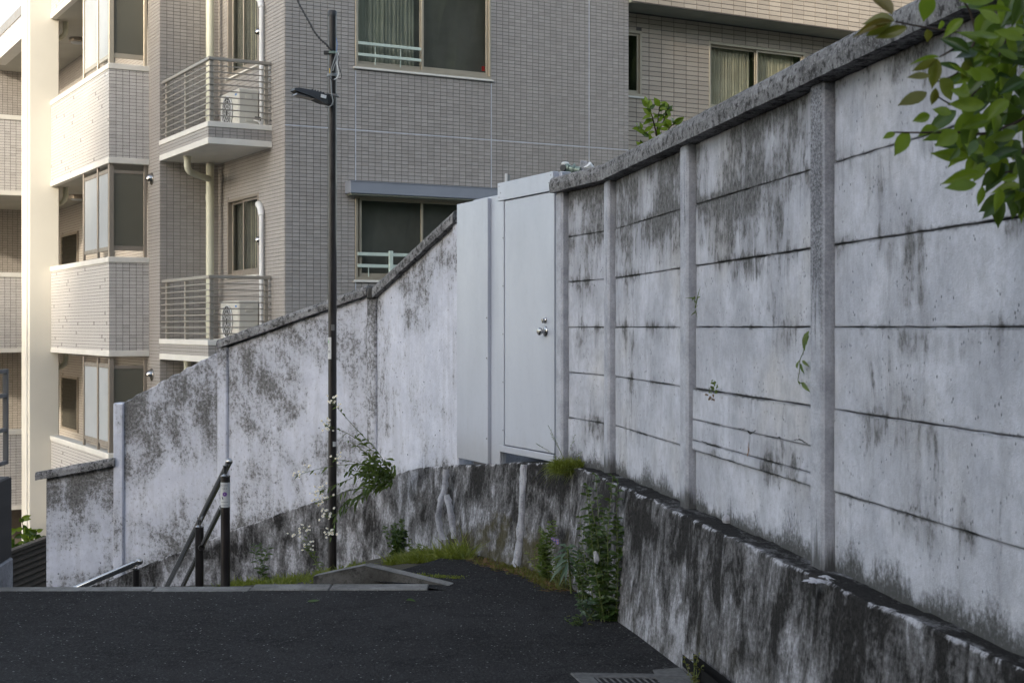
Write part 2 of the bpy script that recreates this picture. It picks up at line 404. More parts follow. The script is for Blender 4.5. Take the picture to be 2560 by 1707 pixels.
def m_door():
    g = G('painted_aluminium', 0.34, 0.45, 0.2); p = g.pos()
    s1 = g.noise(g.vm(p, (11, 11, .45)), 1.0, 6, 0.6); s2 = g.noise(g.vm(p, (1.6, 1.6, .7)), 1.0, 4); n3 = g.noise(p, 26, 8, .75)
    c = g.mix(g.rng(s2, 0.3, 0.7), (0.40, 0.422, 0.482), (0.475, 0.498, 0.56))
    c = g.mix(g.rng(s1, 0.52, 0.72, 0, 0.16), c, (0.36, 0.355, 0.36))
    c = g.mix(g.rng(n3, 0.60, 0.68, 0, 0.22), c, (0.32, 0.31, 0.30))
    zz = g.sep(p)[2]
    c = g.mix(g.ma('MULTIPLY', g.rng(g.ma('ADD', zz, g.ma('MULTIPLY', s1, .25)), 0.95, 0.70), 0.30), c, (0.30, 0.28, 0.26))
    g.col(c); g.ro(g.rng(n3, 0.3, 0.7, 0.28, 0.46)); g.bump(g.noise(p, 1.6, 2), 0.25, 0.03); return g.m

M = dict(
    sealant=plain('sealant', (0.50, 0.52, 0.57), 0.6, 0.3), reflection=plain('pale_green_band', (0.34, 0.40, 0.33), 0.8, 0.2),
    panel=m_panel(), post=m_post(), coping=m_coping(), plaster=m_plaster(), low=m_lowwall(), asphalt=m_asphalt(),
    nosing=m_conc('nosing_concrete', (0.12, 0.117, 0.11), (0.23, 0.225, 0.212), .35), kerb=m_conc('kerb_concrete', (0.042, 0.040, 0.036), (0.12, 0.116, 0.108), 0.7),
    mortar=m_conc('calcite_mortar', (0.28, 0.28, 0.30), (0.45, 0.45, 0.48), 0.5), conc=m_conc('grey_concrete', (0.22, 0.22, 0.23), (0.38, 0.38, 0.40)),
    gap=plain('joint_dark', (0.03, 0.03, 0.028), 0.95, 0.1), grate=plain('cast_grate_frame', (0.10, 0.098, 0.095), 0.8, 0.3, 0.1, 0.3, 30),
    hole=plain('drain_dark', (0.008, 0.008, 0.008), 0.95, 0.1),
    t_main=m_tile('grey_wall_tile', (0.315, 0.294, 0.272), (0.375, 0.352, 0.328), 0.42), t_left=m_tile('pale_balcony_tile', (0.48, 0.458, 0.435), (0.56, 0.537, 0.512), 0.33, 0.15),
    t_wing=m_tile('long_beige_tile', (0.37, 0.314, 0.25), (0.46, 0.395, 0.318), 0.45),
    grout=plain('tile_grout', (0.165, 0.152, 0.142), 0.95, 0.1), grout_d=plain('dark_grout', (0.125, 0.113, 0.105), 0.95, 0.1),
    cream=plain('cream_render', (0.61, 0.585, 0.515), 0.75, 0.3, 0, 0.05, 0.6), trim=plain('white_trim', (0.62, 0.60, 0.55), 0.55, 0.4, 0, 0.06),
    soffit=plain('painted_soffit', (0.38, 0.365, 0.32), 0.85, 0.2, 0, 0.08, 1.0), soffit_g=plain('green_grey_soffit', (0.26, 0.27, 0.22), 0.8, 0.2, 0, 0.08),
    alu=plain('champagne_aluminium', (0.42, 0.37, 0.29), 0.38, 0.5, 0.5, 0.06), alu_b=plain('brown_aluminium', (0.25, 0.22, 0.185), 0.4, 0.5, 0.3, 0.06),
    rail=plain('railing_aluminium', (0.30, 0.28, 0.245), 0.42, 0.5, 0.3, 0.06), glass=m_glass('window_glass'), frost=m_frost('frosted_glass', (0.62, 0.65, 0.67)), frost_shaded=m_frost('frosted_shaded_glass', (0.21, 0.205, 0.165), .3),
    mint=plain('mint_rail_paint', (0.52, 0.60, 0.53), 0.5, 0.4), awn=plain('grey_blue_awning', (0.24, 0.26, 0.30), 0.5, 0.4, 0.1, 0.05), pipe=plain('cream_pvc', (0.55, 0.545, 0.43), 0.42, 0.5, 0, 0.05),
    wpipe=plain('white_pvc', (0.68, 0.68, 0.67), 0.4, 0.5, 0, 0.05), steel=plain('stainless_steel', (0.42, 0.41, 0.40), 0.20, 0.5, 1.0, 0.01, 1, .01),
    black=plain('black_brown_paint', (0.014, 0.011, 0.011), 0.38, 0.5, 0, 0.2), blackp=plain('black_plastic', (0.012, 0.012, 0.013), 0.45, 0.5), white=plain('white_paint', (0.70, 0.70, 0.69), 0.5, 0.4, 0, 0.04),
    ac=plain('ac_casing', (0.58, 0.56, 0.50), 0.5, 0.4, 0, 0.04), acd=plain('ac_dark', (0.04, 0.04, 0.04), 0.6, 0.4), room=plain('room_dark', (0.035, 0.033, 0.03), 0.9, 0.1),
    curtain=plain('grey_green_curtain', (0.40, 0.39, 0.34), 0.9, 0.1, 0, 0.12), curtain2=plain('ivory_curtain', (0.62, 0.55, 0.44), 0.9, 0.1, 0, 0.12), drape=plain('dull_blue_drape', (0.20, 0.20, 0.21), 0.9, 0.1),
    lattice=plain('dark_lattice', (0.05, 0.046, 0.036), 0.5, 0.4), grey_metal=plain('dull_grey_metal', (0.13, 0.125, 0.12), 0.6, 0.3, 0.0), ribbed=plain('dark_ribbed_panel', (0.075, 0.070, 0.068), 0.7, 0.3),
    louvre=plain('dark_brown_louvre', (0.028, 0.022, 0.018), 0.5, 0.4), stem=plain('green_stem', (0.10, 0.13, 0.035), 0.6, 0.3), bark=plain('brown_bark', (0.05, 0.035, 0.028), 0.85, 0.2, 0, 0.25, 20),
    dry=plain('dry_litter', (0.16, 0.105, 0.055), 0.9, 0.1, 0, 0.4, 30), soil=m_conc('dirt', (0.035, 0.032, 0.022), (0.08, 0.072, 0.05), 0.6, 2.0),
    leaf_t=m_leaf('tree_leaf', (0.11, 0.185, 0.012), (0.21, 0.30, 0.03), 0.6, 0.34), leaf_r=m_leaf('young_reddish_leaf', (0.12, 0.085, 0.015), (0.125, 0.15, 0.02), 0.45, 0.3), leaf_d=m_leaf('dark_tree_leaf', (0.022, 0.058, 0.009), (0.060, 0.115, 0.016), 0.35, 0.3),
    leaf_w=m_leaf('weed_leaf', (0.055, 0.095, 0.016), (0.11, 0.165, 0.03), 0.4), leaf_dw=m_leaf('dark_weed_leaf', (0.026, 0.055, 0.013), (0.062, 0.108, 0.024), 0.35), leaf_g=m_leaf('glaucous_leaf', (0.055, 0.095, 0.055), (0.085, 0.135, 0.075), 0.25),
    grass=m_leaf('yellow_green_grass', (0.11, 0.145, 0.018), (0.22, 0.25, 0.04), 0.4), grass2=m_leaf('olive_grass', (0.10, 0.085, 0.020), (0.13, 0.145, 0.03), 0.4), vine=m_leaf('vine_leaf', (0.075, 0.125, 0.015), (0.12, 0.17, 0.025), 0.4),
    petal=plain('white_petal', (0.74, 0.72, 0.64), 0.7, 0.2), yolk=plain('yellow_flower_centre', (0.55, 0.36, 0.03), 0.7, 0.2), purple=plain('purple_flower', (0.19, 0.15, 0.42), 0.7, 0.2),
    sticker=plain('sticker_white', (0.50, 0.50, 0.49), 0.45, 0.4), ink=plain('sticker_ink', (0.03, 0.03, 0.06), 0.6, 0.3), green=plain('sticker_green', (0.06, 0.34, 0.10), 0.6, 0.3), violet=plain('sticker_violet', (0.17, 0.07, 0.26), 0.6, 0.3),
    blue=plain('small_blue_mark', (0.06, 0.18, 0.45), 0.5, 0.4), red=plain('red_tag', (0.50, 0.02, 0.02), 0.5, 0.4), cable=plain('grey_cable', (0.22, 0.235, 0.24), 0.5, 0.4), lens=plain('lamp_lens', (0.10, 0.10, 0.105), 0.2, 0.5),
    clamp=plain('galvanised_clamp', (0.20, 0.25, 0.21), 0.4, 0.5, 0.5, 0.25, 25), rust=plain('rust_stain', (0.20, 0.085, 0.02), 0.9, 0.1, 0, 0.4, 40),
    ground=m_conc('lower_ground', (0.10, 0.10, 0.095), (0.17, 0.165, 0.16), 0.4, 0.3), hill=m_leaf('wooded_hill', (0.016, 0.028, 0.010), (0.045, 0.065, 0.022), 0.1, 0.8),
)

# ------------------------------------------------------------------ the setting: ground, road, stairs, hillside
UP = Vector((0, 0, 1))
def zroad(Y): return -0.028 * max(0.0, Y - 6.2)

def struct(o): o['kind'] = 'structure'; return o

struct(mesh('ground', [(-300, -300, -3.3), (300, -300, -3.3), (300, 400, -3.3), (-300, 400, -3.3)], [[0, 1, 2, 3]], M['ground']))

# road: outline from behind the camera to the stair head and the foot of the retaining wall
def road():
    ys = [-14, -8, -4, -1, 1, 2.5, 4, 5, 6.2, 7, 8, 8.74]
    v = []; f = []
    for y in ys:
        xr = 1.30 - 0.148 * (y - 3.6)
        for k in range(13):
            x = -14 + (xr + 14) * k / 12
            v.append((x, y + (0.012 * (x + 3.2) if y > 8.7 else 0), zroad(y)))
    n = 13
    for i in range(len(ys) - 1):
        for k in range(n - 1): f.append([i*n+k, i*n+k+1, (i+1)*n+k+1, (i+1)*n+k])
    # tongue running on beside the kerb to the corner under the door
    b = len(v)
    tong = [(-0.40, 8.7736), (0.62, 8.7858), (-0.95, 9.21), (0.56, 9.21), (-0.72, 9.75), (0.42, 9.75), (-0.55, 10.15), (0.22, 10.15), (-0.42, 10.62), (0.0, 10.62), (-0.3, 11.0), (-0.15, 11.0)]
    for x, y in tong: v.append((x, y, zroad(8.74) if y < 8.79 else zroad(y)))
    for i in range(0, len(tong) - 2, 2): f.append([b+i, b+i+1, b+i+3, b+i+2])
    return struct(mesh('road', v, f, M['asphalt']))
road()
# solid ground under the road so that the stair head has a face
struct(MB().box((-14, -14, -3.3), (15.6, 0, 0), (0, 22.76, 0), (0, 0, 3.14)).build('road_base', M['ground']))
# earth strip beside the stairs, falling away from the kerb
def zsoil(X, Y):
    k = min(1.5, max(0.0, (-0.35 - X) / 1.05))
    return (1-k) * (zroad(Y) - 0.012) + k * (-0.10 - 0.128 * (Y - 9.1))
def soil():
    v = []; f = []; nx, ny = 16, 16
    for j in range(ny + 1):
        for i in range(nx + 1):
            Y = 9.05 + 4.6 * j / ny; X = -2.3 + 2.4 * i / nx - 0.10 * (Y - 9)
            v.append((X, Y, zsoil(X, Y) - 0.008 + NR.uniform(-.008, .008)))
    for j in range(ny):
        for i in range(nx): f.append([j*(nx+1)+i, j*(nx+1)+i+1, (j+1)*(nx+1)+i+1, (j+1)*(nx+1)+i])
    return struct(mesh('earth', v, f, M['soil'], smooth=True))
soil()
# higher ground behind the panel wall
struct(mesh('upper_ground', [(2.35, -2, .6), (14, -2, .6), (14, 12, .6), (.2, 12, .55), (.55, 9.9, .6), (.82, 8.9, .6)], [[0, 1, 2, 3, 4, 5]], M['soil']))
struct(MB().box((-.1, 12, -3.3), (14.1, 0, 0), (0, .2, 0), (0, 0, 3.8)).build('upper_ground_edge', M['conc']))

# wooded hillside behind the viewpoint; unseen ridge shaped to shade the lane and chosen facades, mirrored in the panes
def hillside():
    v = []; f = []; n = 420; rows = 9; rad = 42.0
    sd = Vector((SUN.x, SUN.y)).normalized()
    for i in range(n + 1):
        az = math.radians(68 + 184 * i / n)       # from +X round behind the camera to -X
        dx, dy = math.sin(az), math.cos(az)
        x0, y0 = dx * rad, dy * rad
        lat = x0 * (-sd.y) + y0 * sd.x            # position across the sun direction
        ahead = x0 * sd.x + y0 * sd.y
        jag = NR.uniform(-1.0, 1.0); H = 20.5 + 1.2 * math.sin(i * 0.31) + jag
        if ahead > 0:
            if lat < -20.5: H = 15.5 + .5 * jag
            elif lat < -17.5: H = 15.8 + (lat + 20.5) / 3.0 * 3.6 + .5 * jag
            elif lat < -15.4: H = 20.3 + .6 * jag
            elif lat < -11.4: H = 25.0 + jag
            elif lat < -8.0: H = 22.2 + jag
        for r in range(rows):
            t = r / (rows - 1)
            rr = rad - 9 * (1 - t) ** 1.5 + NR.uniform(-.6, .6)
            v.append((dx * rr, dy * rr, -3.3 + (H + 3.3) * (t ** 0.8) + (NR.uniform(-.7, .7) if 0 < r < rows-1 else 0)))
    for i in range(n):
        for r in range(rows - 1): f.append([i*rows+r, (i+1)*rows+r, (i+1)*rows+r+1, i*rows+r+1])
    return struct(mesh('hillside', v, f, M['hill']))
hillside()

# concrete stairs going down beyond the stair head
st = thing('concrete_stairs', (-3.0, 9.0, -1.5), 'concrete stairs dropping away beyond the asphalt edge, nosing strip on top', 'stairs')
segs = [(-6.0, -3.55), (-3.55, -2.22), (-2.22, -1.62), (-1.62, -1.13), (-1.13, -0.52)]
for i, (xa, xb) in enumerate(segs):
    y0 = lambda x: 8.745 + 0.012 * (x + 3.2)
    inset = 0.035 if i == 2 else 0.0
    mb = MB(); z1 = zroad(8.8) + 0.004 + (0.005 if i in (3, 4) else 0)
    mb.box((xa + .003, y0(xa) - inset, -1.2), (xb - xa - .006, y0(xb) - y0(xa), 0), (0, 0.13 + inset + (0.05 if i > 2 else 0), 0), (0, 0, z1 + 1.2), 0.006)
    mb.build('nosing', M['nosing'], st)
dst = Vector((-0.39, 0.92, 0)); lat = Vector((0.92, 0.39, 0))
for k in range(8):
    o = Vector((-1.75, 8.93, 0)) + dst * (0.30 * k) + Vector((0, 0, -0.07 - 0.155 * (k + 1)))
    mb = MB(); mb.box(o - lat * 2.6 + Vector((0, 0, -2.2)), lat * (2.6 - 0.12*k), dst * 0.36, (0, 0, 2.2), 0.006); mb.build('step', M['nosing'], st)

# kerb pair at the foot of the lamp pole
kb = thing('kerb', (-0.95, 9.2, -.1), 'low mossy concrete kerb, two tapering legs meeting beside the lamp pole', 'kerb')
A, Rr, L = Vector((-0.955, 9.20, 0)), Vector((-0.40, 8.965, 0)), Vector((-1.30, 9.30, 0))
for e, wd in ((Rr, .075), (L, .06)):
    d = (e - A); n = Vector((-d.y, d.x, 0)).normalized(); n = n if n.y > 0 else -n
    mb = MB(); v = []
    for t in range(9):
        q = A + d * (t / 8); hgt = 0.088 * (1 - t / 8) ** 0.95 + 0.004; zb = -0.085
        j = R.uniform(-.004, .004)
        v += [q + Vector((0, j, zb - .2)), q + Vector((0, j, zb + hgt)), q + n * wd + Vector((0, 0, zb + hgt + .006)), q + n * wd + Vector((0, 0, zb - .2))]
    f = []
    for t in range(8):
        for k in range(4): f.append([t*4+k, t*4+(k+1) % 4, (t+1)*4+(k+1) % 4, (t+1)*4+k])
    f += [[0, 1, 2, 3], [35, 34, 33, 32]]
    mesh('kerb_stone', v, f, M['kerb'], kb)
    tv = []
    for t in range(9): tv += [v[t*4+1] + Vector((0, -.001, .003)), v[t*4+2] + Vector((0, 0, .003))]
    mesh('kerb_top', tv, [[2*t, 2*t+1, 2*t+3, 2*t+2] for t in range(8)], M['nosing'], kb)  # paler cap over darkened stone imitates a light edge above a shaded recess

# ------------------------------------------------------------------ concrete panel wall on the right
WO = Vector((1.172, 5.223, 0)); WD = Vector((-0.155, 1, 0)).normalized(); WN = Vector((-WD.y, WD.x, 0))   # WN points to the lane
aY = lambda Y: (Y - 5.223) / WD.y
def wcof(verts, o, d, n, off=0.0):
    return [((Vector(p) - o).dot(d) + off, (Vector(p) - o).dot(n), p[2]) for p in verts]
pw = thing('concrete_panel_wall', WO + WD * 2, 'tall grey concrete panel wall with posts and thick coping along the right', 'wall')

def panel(o, d, n, a0, a1, z0, z1, parent, off=0.0, proud=0.0, stain=0.0, name='panel', mat='panel', depth=.05, jit=.0022):
    outl = []; nx = max(4, int((a1 - a0) / .07)); nz = 5
    for i in range(nx): outl.append((a0 + (a1-a0)*i/nx, z0))
    for i in range(nz): outl.append((a1, z0 + (z1-z0)*i/nz))
    for i in range(nx): outl.append((a1 - (a1-a0)*i/nx, z1))
    for i in range(nz): outl.append((a0, z1 - (z1-z0)*i/nz))
    m = len(outl); ca, cz = (a0+a1)/2, (z0+z1)/2; V = []; pc = []
    rj = [(R.uniform(-jit, jit), R.uniform(-jit, jit)) for _ in outl]
    for ins, dep in ((.0035, proud), (0.0, proud - .004), (0.0, proud - depth)):
        for (a, z), (ja, jz) in zip(outl, rj):
            aa = a + ja + (ins if a < ca - 1e-6 and abs(a - a0) < 1e-6 else 0) - (ins if abs(a - a1) < 1e-6 else 0)
            zz = z + jz + (ins if abs(z - z0) < 1e-6 else 0) - (ins if abs(z - z1) < 1e-6 else 0)
            V.append(o + d * aa + n * dep + Vector((0, 0, zz))); pc.append((aa - a0, zz - z0, z1 - z0))
    F = [list(range(m))[::-1]]
    for r in range(2):
        for i in range(m): F.append([r*m+i, r*m+(i+1) % m, (r+1)*m+(i+1) % m, (r+1)*m+i])
    ob = mesh(name, V, F, M[mat], parent, attrs={'wc': wcof(V, o, d, n, off), 'pc': pc})
    ob['stain'] = stain
    return ob

def wbox(name, o, d, n, a0, a1, z0, z1, n0, n1, mat, parent, off=0.0, bev=0.008, stain=0.4, mould=0.0, sub=1):
    mb = MB()
    mb.box(o + d*a0 + n*n0 + Vector((0, 0, z0)), d*(a1-a0), n*(n1-n0), (0, 0, z1-z0), bev)
    ob = mb.build(name, mat, parent, attrs={'wc': wcof(mb.v, o, d, n, off), 'pc': [((Vector(p)-o).dot(d), p[2]-z0, z1-z0) for p in mb.v]})
    ob['stain'] = stain; ob['mould'] = mould
    return ob

posts_Y = [-1.80, -0.04, 1.73, 3.50, 5.262, 7.04, 8.77]
PST = {4: .95, 5: .35, 6: .35}
for i, Y in enumerate(posts_Y):
    a = aY(Y); wbox('post', WO, WD, WN, a - .0625, a + .0625, .55, 2.452, -.08, .045, M['post'], pw, 0, .012, PST.get(i, .5), 1.0)
bst = {(5, 0): .10, (5, 1): .55, (5, 2): .15, (4, 0): .05, (4, 1): .0, (4, 3): .2}
for i in range(len(posts_Y) - 1):
    a0, a1 = aY(posts_Y[i]) + .064, aY(posts_Y[i+1]) - .071
    for k in range(6):
        z0 = .65 + .3*k; proud = R.uniform(-.003, .003)
        lo = .0012 if k else -.08
        if i == 4 and k == 1: proud = .016
        if i == 4 and k == 1:
            cu = [a0] + [aY(y_) for y_ in (5.728, 6.114, 6.512)] + [a1]
            panel(WO, WD, WN, a0, a1, .9512, .9985, pw, 0, .018, .0); panel(WO, WD, WN, a0, a1, 1.1005, 1.2488, pw, 0, .0165, .1)
            for q_ in range(4): panel(WO, WD, WN, cu[q_] + .0006, cu[q_+1] - .0006, .9995, 1.0995, pw, 0, .0155 + R.uniform(-.002, .002), .0, jit=.0015)
            continue
        panel(WO, WD, WN, a0, a1, z0 + lo, z0 + .2988, pw, 0, proud, {5: .35, 4: .30, 3: .12}.get(k, 0.0) * (1.2 if i == 5 else .8 if i == 4 else .25) + R.uniform(-.08, .10))
    wbox('joint_backing', WO, WD, WN, a0 - .05, a1 + .05, .5, 2.45, -.09, -.035, M['gap'], pw, bev=0)
# short bay that bends towards the door
BO = WO + WD * aY(8.77); BD = (Vector((0.362, 9.50, 0)) - BO).normalized(); BN = Vector((-BD.y, BD.x, 0)); BL = (Vector((0.362, 9.50, 0)) - BO).length
for k in range(6):
    z0 = .65 + .3*k
    panel(BO, BD, BN, .062, BL - .042, z0 + (.0012 if k else -.08), z0 + .2988, pw, 6.0, R.uniform(-.003, .003), {5: .7, 4: .5, 3: .3, 2: .3}.get(k, .15))
wbox('joint_backing', BO, BD, BN, .0, BL, .5, 2.45, -.09, -.035, M['gap'], pw, bev=0)
wbox('post', BO, BD, BN, BL - .03, BL + .085, .55, 2.452, -.08, .045, M['post'], pw, 6.0, .012, .3, .4)

def coping(o, d, n, a0, a1, z0, hgt, n0, n1, parent, off, dz=0.0):
    nseg = max(3, int((a1-a0)/.09)); V = []; F = []
    prof = [(n1, 0.0), (n1 + .004, hgt*.5), (n1 - .004, hgt - .014), (n1 - .018, hgt), (n0 + .02, hgt), (n0, hgt - .01), (n0, 0)]
    for i in range(nseg + 1):
        a = a0 + (a1-a0)*i/nseg
        for (q, z) in prof:
            V.append(o + d*(a + R.uniform(-.002, .002)) + n*(q + R.uniform(-.0016, .0016)) + Vector((0, 0, z0 + z + dz + R.uniform(-.0015, .0015))))
    m = len(prof)
    for i in range(nseg):
        for k in range(m): F.append([i*m+k, i*m+(k+1) % m, (i+1)*m+(k+1) % m, (i+1)*m+k])
    F += [list(range(m)), [nseg*m+k for k in range(m)][::-1]]
    return mesh('coping', V, F, M['coping'], parent, attrs={'wc': wcof(V, o, d, n, off)})
edges = [-1.9] + [Y + .02 for Y in posts_Y[1:-1]] + [8.74]
for i in range(len(edges) - 1):
    coping(WO, WD, WN, aY(edges[i]) + .004, aY(edges[i+1]) - .004, 2.452, .102, -.12, .085, pw, 0, R.uniform(-.006, .006))
coping(BO, BD, BN, -.03, BL + .09, 2.452, .10, -.12, .085, pw, 6.0)
# broken strips where the mortar of the repaired panel has fallen out
crk = [([(1846,1071),(1862,1072)], 4), ([(1868,1076),(1875,1084),(1890,1076)], 8), ([(1945,1090),(1952,1096)], 6), ([(1985,1099),(2000,1098),(2020,1110)], 7), ([(1752,1102),(1778,1112),(1796,1113)], 5), ([(1871,1104),(1871,1125),(1869,1146)], 4), ([(1962,1170),(1990,1174)], 4)]
for pts, wd in [(p_, w_*.7) for p_, w_ in crk]:
    V = []; F = []
    fine = []
    for (x0, y0), (x1, y1) in zip(pts[:-1], pts[1:]):
        for t in range(6): fine.append((x0+(x1-x0)*t/6, y0+(y1-y0)*t/6))
    fine.append(pts[-1])
    for i, (x, y) in enumerate(fine):
        t = i / (len(fine)-1); half = wd * .5 * (math.sin(math.pi*min(.95, max(.05, t))) ** .6) * R.uniform(.25, 1.25); y += R.uniform(-1.6, 1.6); x += R.uniform(-1.2, 1.2)
        u = (x-1280)/FPX; Yp = (WO.x + .155*5.223 - .0175) / (u + .155)
        p = W(x, y, Yp); steep = len(pts) > 1 and abs(pts[-1][1]-pts[0][1]) > abs(pts[-1][0]-pts[0][0])
        e = Vector((0, 0, half*Yp/FPX)) if not steep else WD * (half*2.2*Yp/FPX)
        V += [p + e, p - e]
    for i in range(len(fine)-1): F.append([2*i, 2*i+1, 2*i+3, 2*i+2])
    mesh('crack', V, F, M['rust'] if pts[0] == (1871,1104) else M['gap'], pw)

# ------------------------------------------------------------------ low retaining wall running round the corner
rw = thing('retaining_wall', (0.6, 7.5, 0), 'low black-stained retaining wall curving along the foot of the taller walls', 'wall')
# (top X, Y, Z, base X, Y, Z, ledge width)
LW = [(2.16, -1.9, .66, 2.12, -1.9, 0, .14), (1.75, .8, .66, 1.71, .8, 0, .13), (1.328, 3.69, .66, 1.29, 3.69, 0, .12), (1.15, 4.66, .66, 1.105, 4.66, 0, .12), (.983, 5.64, .662, .93, 5.64, 0, .13), (.85, 6.45, .662, .79, 6.40, -.006, .14),
      (.716, 7.31, .662, .645, 7.30, -.03, .15), (.615, 7.92, .66, .535, 7.9, -.048, .15), (.531, 8.44, .658, .445, 8.42, -.062, .16), (.470, 8.86, .652, .375, 8.84, -.074, .18), (.375, 9.27, .643, .29, 9.27, -.086, .20),
      (.262, 9.58, .632, .18, 9.56, -.095, .16), (.03, 9.99, .60, -.04, 9.95, -.105, .14), (-.22, 10.55, .53, -.28, 10.48, -.13, .12), (-.50, 11.2, .46, -.56, 11.12, -.25, .12), (-.90, 11.95, .345, -.95, 11.87, -.6, .12), (-1.33, 12.5, .16, -1.38, 12.42, -1.0, .12),
      (-1.95, 12.97, -.09, -1.98, 12.88, -1.6, .12), (-2.65, 13.38, -.37, -2.67, 13.29, -2.2, .12), (-3.55, 13.68, -.75, -3.56, 13.59, -2.2, .12), (-4.3, 13.8, -1.05, -4.3, 13.7, -2.4, .12)]
def catmull(P, t):
    n = len(P); i = min(n-2, int(t)); u = t - i
    p0, p1, p2, p3 = P[max(0, i-1)], P[i], P[i+1], P[min(n-1, i+2)]
    return .5*((2*p1) + (-p0+p2)*u + (2*p0-5*p1+4*p2-p3)*u*u + (-p0+3*p1-3*p2+p3)*u**3)
LWa = [np.array(r) for r in LW]
def lowwall(t0, t1, moss, pale, u0):
    n = int((t1-t0)*14); jt1 = 0; jt2 = 0; V = []; wc = []; pc = []; F = []; u = u0; last = None
    for i in range(n + 1):
        t = t0 + (t1-t0)*i/n; r = catmull(LWa, t); r2 = catmull(LWa, min(t+.02, len(LW)-1.0)); r1 = catmull(LWa, max(0, t-.02))
        T = Vector((r[0], r[1], r[2])); B = Vector((r[3], r[4], r[5])); d = Vector((r2[0]-r1[0], r2[1]-r1[1], 0)).normalized()
        inn = Vector((d.y, -d.x, 0))
        if last is not None: u += (T - last).length
        last = T.copy()
        hgt = T.z - B.z; jt1 = .004*math.sin(t*9.7)+.003*math.sin(t*23.1+1)+.002*math.sin(t*51.3); jt2 = .003*math.sin(t*7.3+2)+.002*math.sin(t*31.7)+.0015*math.sin(t*64.1+.7); T = T + inn * jt1 + Vector((0, 0, jt2))
        rows = [(B + Vector((0, 0, -.15)), 0, -.15)]
        for q in (0.0, .2, .4, .6, .8, .94): 
            p = B.lerp(T, q) + inn * (.0025*math.sin(t*41.3 + q*17) if q else 0); rows.append((p, 0, q*hgt))
        rows += [(T - Vector((0, 0, .005 + abs(R.gauss(0, .004)))), 0, hgt - .006), (T + inn*(.004 + abs(R.gauss(0, .005))), .002, hgt), (T + inn*.05, .05, hgt), (T + inn*float(r[6])*1.15, .2, hgt), (T + inn*(float(r[6])*1.15+.02) - Vector((0, 0, .3)), .2, hgt)]
        for p, ex, ey in rows: V.append(p); wc.append((u, ex*2, p.z)); pc.append((ex, ey, hgt))
    m = len(rows)
    for i in range(n):
        for k in range(m-1): F.append([i*m+k, i*m+k+1, (i+1)*m+k+1, (i+1)*m+k])
    F = [q[::-1] for q in F]
    o = mesh('wall_section', V, F, M['low'], rw, attrs={'wc': wc, 'pc': pc}); shade_auto(o, 24); o['moss'] = moss; o['pale'] = pale
    return u
u = lowwall(0, 9, 0.15, .56, 0.0); u = lowwall(9, 11, .55, .52, u); u = lowwall(11, 14, 1.0, .58, u); u = lowwall(14, len(LW)-1, .12, .80, u)

# pale ridges of lime and mortar running down the retaining wall under the door
def ridge(name, path, wid, off=.012):
    V = []; F = []; n = 0
    fine = []
    for (x0, y0, w0), (x1, y1, w1) in zip(path[:-1], path[1:]):
        for t in range(5): fine.append((x0+(x1-x0)*t/5, y0+(y1-y0)*t/5, w0+(w1-w0)*t/5))
    fine.append(path[-1])
    for x, y, Yp in fine:
        hw = wid*R.uniform(.75, 1.2); c = W(x + R.uniform(-1.2, 1.2), y, Yp)
        dirv = Vector((.42, -.9, 0)).normalized()
        ex = Vector((.9, -.42, 0)).normalized(); fr = Vector((-.42, -.9, 0)).normalized()
        for s_, o_ in ((-1, -.02), (-.55, off*R.uniform(.4, .9)), (R.uniform(-.2, .2), off*R.uniform(.7, 1.3)), (.6, off*R.uniform(.4, .9)), (1, -.02)):
            V.append(c + ex*(hw*s_) + fr*o_ + Vector((0, 0, 0)))
    for i in range(len(fine)-1):
        for k in range(4): F.append([i*5+k, i*5+k+1, (i+1)*5+k+1, (i+1)*5+k])
    o = mesh(name, V, F, M['mortar'], rw, smooth=True); return o
ridge('lime_ridge', [(1309,1160,9.86),(1307,1220,9.84),(1303,1300,9.81),(1298,1360,9.79),(1288,1418,9.77)], .034, .02)
ridge('lime_ridge', [(1114,1172,11.06),(1110,1215,11.02),(1098,1255,10.97),(1093,1295,10.94),(1100,1330,10.92),(1110,1348,10.90)], .026, .02)
ridge('lime_ridge', [(1114,1235,11.0),(1122,1270,10.95),(1130,1310,10.91),(1134,1345,10.88)], .028, .02)

# mortar splash, open construction joint and a stone on the ledge
def blob(name, px0, py0, rx, ry, z, mat, parent, n_=16):
    Yb = FPX*(EYE - z)/(py0 - HOR); c = W(px0, py0, Yb); V = [c + UP*.006]
    for i in range(n_):
        a_ = i/n_*2*math.pi; k_ = R.uniform(.35, 1.1)*(1 + .3*math.sin(a_*5)); V.append(c + WD*(ry*k_*math.sin(a_)) - WN*(rx*k_*math.cos(a_)) - UP*.002)
    return mesh(name, V, [[0, 1+i, 1+(i+1) % n_] for i in range(n_)], mat, parent)
for p_ in ((2040,1450,.05,.06), (2066,1441,.02,.05)): blob('mortar_splash', *p_, .668, M['mortar'], rw, 44)
for (x0, y0, x1, y1, w0) in ((2036,1468,2031,1492,5), (2031,1490,2034,1512,7), (2032,1510,2027,1545,4)):
    u_ = (x0-1280)/FPX; Yj = 5.02
    p, q = W(x0, y0, Yj) , W(x1, y1, Yj); ex_ = WD*(w0*Yj/FPX*2.0)
    mesh('open_joint', [p - ex_ + WN*.012, p + ex_ + WN*.012, q + ex_*R.uniform(.5, 1) + WN*.012, q - ex_*R.uniform(.5, 1) + WN*.012], [[0, 1, 2, 3]], M['gap'], rw)
stn = MB(); cst = W(1818, 1308, 6.45); cst.z = .672
stn.lathe(cst, UP, [(-.008, .022), (.006, .027), (.018, .022), (.028, .010)], 7)
tag(stn.build('stone', M['mortar']), 'small pale stone lying on the ledge of the retaining wall', 'stone')

